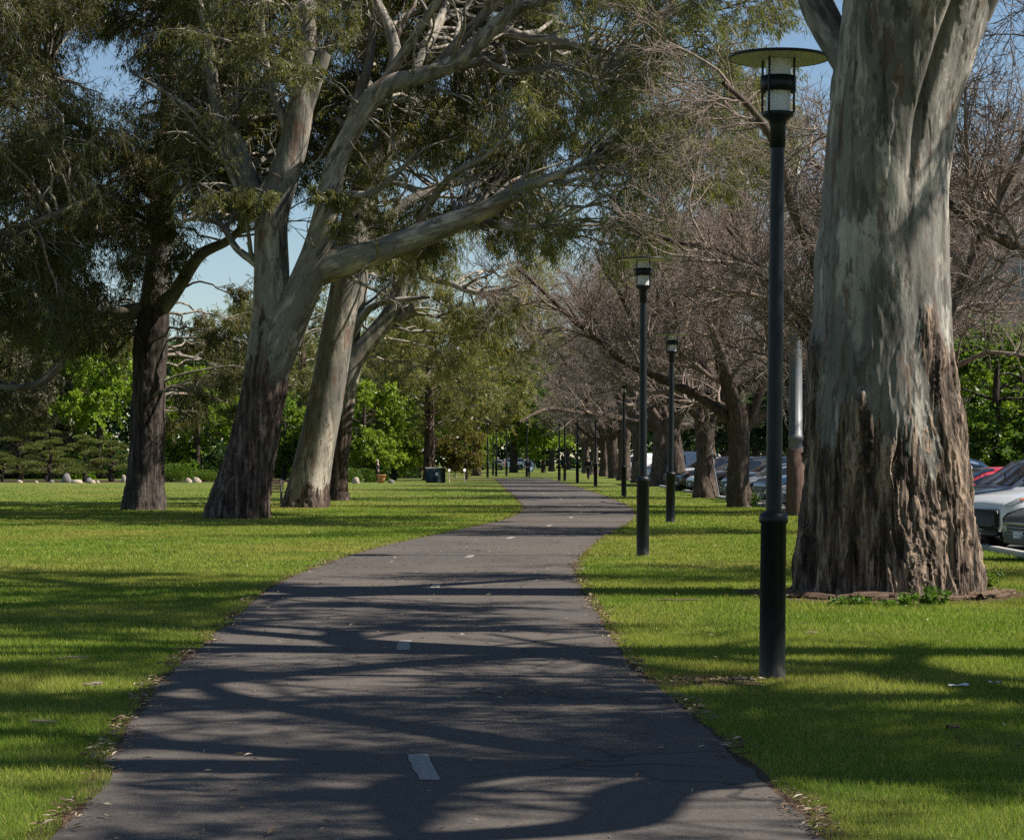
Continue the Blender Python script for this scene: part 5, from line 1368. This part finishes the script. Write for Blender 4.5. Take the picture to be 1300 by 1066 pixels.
def litter():
    m_ = MB(); P = []
    for side, (ys, xs_) in enumerate(((PY, pl2), (PY, pr2))):       # drifts along both path edges
        for (y0, y1, n) in ((9.5, 20, 1100), (20, 40, 1000), (40, 80, 400)):
            y = rng.uniform(y0, y1, n); keepm = fbm(np.stack([y * 1.6, np.full(n, side * 5.0), np.zeros(n)], 1), 3) > .40
            y = y[keepm]; x = np.interp(y, ys, xs_) + rng.normal(size=len(y)) * .055 + (-.03 if side == 0 else .03); P.append(np.stack([x, y], 1))
    y = np.sqrt(rng.uniform(81, 45 ** 2, 900)); a, b = path_x(y); P.append(np.stack([a + (b - a) * rng.random(900), y], 1))
    y = np.sqrt(rng.uniform(81, 60 ** 2, 2600)); P.append(np.stack([rng.uniform(-1, 1, 2600) * (.23 * y + 1), y], 1))
    n = 1500; r_ = 1.05 + np.abs(rng.normal(size=n)) * .42; a = rng.uniform(0, 6.283, n); P.append(np.stack([T5X + r_ * np.cos(a), T5D + r_ * np.sin(a)], 1))
    P.append(np.stack([1.42 + rng.normal(size=260) * .2, 17.15 + rng.normal(size=260) * .1], 1))
    P.append(np.stack([.12 + rng.normal(size=70) * .16, gd(883) + rng.normal(size=70) * .1], 1))
    P = np.concatenate(P); P = P[P[:, 0] < KERB - .1]; n = len(P)
    a_, b_ = path_x(P[:, 1]); on = (P[:, 0] > a_) & (P[:, 0] < b_)
    z = np.where(on, .014, .035) + rng.uniform(0, .014, n)
    an = rng.uniform(0, 6.283, n); ax = unit(np.stack([np.cos(an), np.sin(an), rng.uniform(-.1, .28, n)], 1)); L = rng.uniform(.025, .085, n)
    up = np.stack([rng.normal(size=n) * .3, rng.normal(size=n) * .3, np.ones(n)], 1); sd = unit(np.cross(ax, up)); Wd = L * rng.uniform(.14, .3, n)
    c = np.column_stack([P, z]); Lc, Wc = L[:, None], Wd[:, None]
    mid = c + ax * Lc * .5 + np.array([0, 0, 1]) * Lc * .08
    V = np.stack([c, mid + sd * Wc / 2, c + ax * Lc, mid - sd * Wc / 2], 1); m_.add(V.reshape(-1, 3), np.arange(4 * n).reshape(n, 4))
    tag(m_.build('leaf_litter', M['litter'], smooth=False), kind='stuff')
litter()
# fallen bark slabs round the near trunk
def bark_piece(x, y, L, w, an, label, z=.03):
    n = 9; t = np.linspace(-.5, .5, n); ca, sa = math.cos(an), math.sin(an); seed = x * 3 + y
    k = (fbm(np.stack([t * 4 + seed, 0 * t, 0 * t], 1)) - .5)
    cr_ = 7; V = []
    for q, ti in enumerate(t):
        ww = w * (1 - abs(ti) ** 2 * 1.6)
        for u in np.linspace(-1, 1, cr_):
            V.append([ti * L * ca - (u * ww / 2 + k[q] * w) * sa, ti * L * sa + (u * ww / 2 + k[q] * w) * ca, z + (1 - u * u) * ww * .35 + k[q] * .03])
    V = np.array(V); b_ = (np.arange(n - 1) * cr_)[:, None]; i_ = np.arange(cr_ - 1)
    m_ = MB(); f = np.stack([b_ + i_, b_ + i_ + 1, b_ + cr_ + i_ + 1, b_ + cr_ + i_], -1).reshape(-1, 4); m_.add(V, f); m_.add(V - [0, 0, .012], f[:, ::-1])
    o = m_.build('bark_slab', M['bark_pale' if 'pale' in label or 'yellow' in label else 'bark_strip'], loc=(x, y, 0)); tag(o, label, 'bark', 'bark fallen round the massive gum'); return o
for k in range(26):
    a = rng.uniform(3.3, 6.1); r_ = rng.uniform(1.2, 1.55)
    bark_piece(T5X + r_ * math.cos(a), T5D + r_ * math.sin(a), rng.uniform(.3, .95), rng.uniform(.05, .13), a + math.pi / 2 + rng.uniform(-.5, .5), 'one of the dark bark slabs lying round the foot of the massive gum', rng.uniform(.01, .07))
for (x, y, L, w, an, lab) in [(856, 764, .9, .06, .05, 'thin bark strip lying on the grass left of the massive gum'), (1245, 757, .55, .22, .4, 'dark lump of bark at the right foot of the massive gum'), (940, 866, .35, .07, .1, 'pale bark strip lying against the nearest lamp base'), (998, 856, .25, .03, 2.2, 'thin yellow strip leaning at the nearest lamp base'),
                              (1030, 806, .2, .05, .3, 'pale forked twig on the grass right of the nearest lamp'), (118, 872, .2, .08, .2, 'pale curled bark on the left lawn'), (92, 838, .36, .05, .1, 'long pale bark strip on the left lawn'), (55, 920, .25, .06, .15, 'pale bark strip at the lower left'), (1210, 928, .18, .09, .9, 'dark curled bark piece on the right lawn')]:
    g = ground(x, y); bark_piece(g[0], g[1], L * .7, w * .55, an, lab, .028)
for (x, y, lab) in [(1217, 876, 'crumpled white paper scrap on the shaded grass'), (1263, 873, 'smaller white scrap right of the paper on the grass')]:
    g = ground(x, y); t = np.linspace(-1, 1, 7); X, Y = np.meshgrid(t * (.07 if x < 1230 else .05), t * .04); Z = .03 + .03 * fbm(np.stack([X * 25 + x, Y * 25, 0 * X], -1), 3)
    b_ = (np.arange(6) * 7)[:, None]; i_ = np.arange(6); m_ = MB(); f = np.stack([b_ + i_, b_ + i_ + 1, b_ + 8 + i_, b_ + 7 + i_], -1).reshape(-1, 4); m_.add(np.stack([X, Y, Z], -1).reshape(-1, 3), f)
    m_.add(np.stack([X, Y, Z - .004], -1).reshape(-1, 3), f[:, ::-1])
    o = m_.build('paper_scrap', M['white'], loc=tuple(g)); tag(o, lab, 'litter')
def weed(x, y, h, n, label):
    m_ = MB(); st = MB()
    for k in range(n):
        e = np.array([rng.normal() * .12, rng.normal() * .08, h * rng.uniform(.5, 1)]); b0 = np.array([rng.normal() * .05, rng.normal() * .04, 0])
        P = np.array([b0, (b0 + e) / 2 + [0, 0, .02], e]); st.tubes(P, np.array([.005, .004, .002]), 4)
        q = 16; t = rng.uniform(.2, 1, q)[:, None]; c = b0 * (1 - t) + e * t; m_.leaves(c, unit(rng.normal(size=(q, 3)) * [1, 1, .5]), rng.uniform(.05, .1, q), rng.uniform(.025, .045, q))
    g = ground(x, y); r_ = empty('weed', tuple(g)); tag(r_, label, 'plant', 'weeds round the massive gum'); m_.build('foliage', M['weed'], r_, smooth=False); st.build('stem', M['weed'], r_)
for (x, y, h, n, lab) in [(1175, 768, .24, 8, 'tallest green weed against the front of the massive gum'), (1150, 769, .15, 7, 'lower green weed left of the tallest one'), (1195, 768, .2, 6, 'green weed right of the tallest one'), (1072, 769, .12, 8, 'small green weed at the left front of the massive gum'), (1252, 750, .3, 9, 'green weed at the right foot of the massive gum'), (1130, 770, .1, 5, 'tiny green weed at the middle of the trunk foot'), (958, 644, .55, 16, 'yellow-green tuft at the foot of the leaning leafless tree')]:
    weed(x, y, h, n, lab)
rock(1018, 652, .5, .3, M['rock'], 'pale rock at the foot of the grey pole', 31)
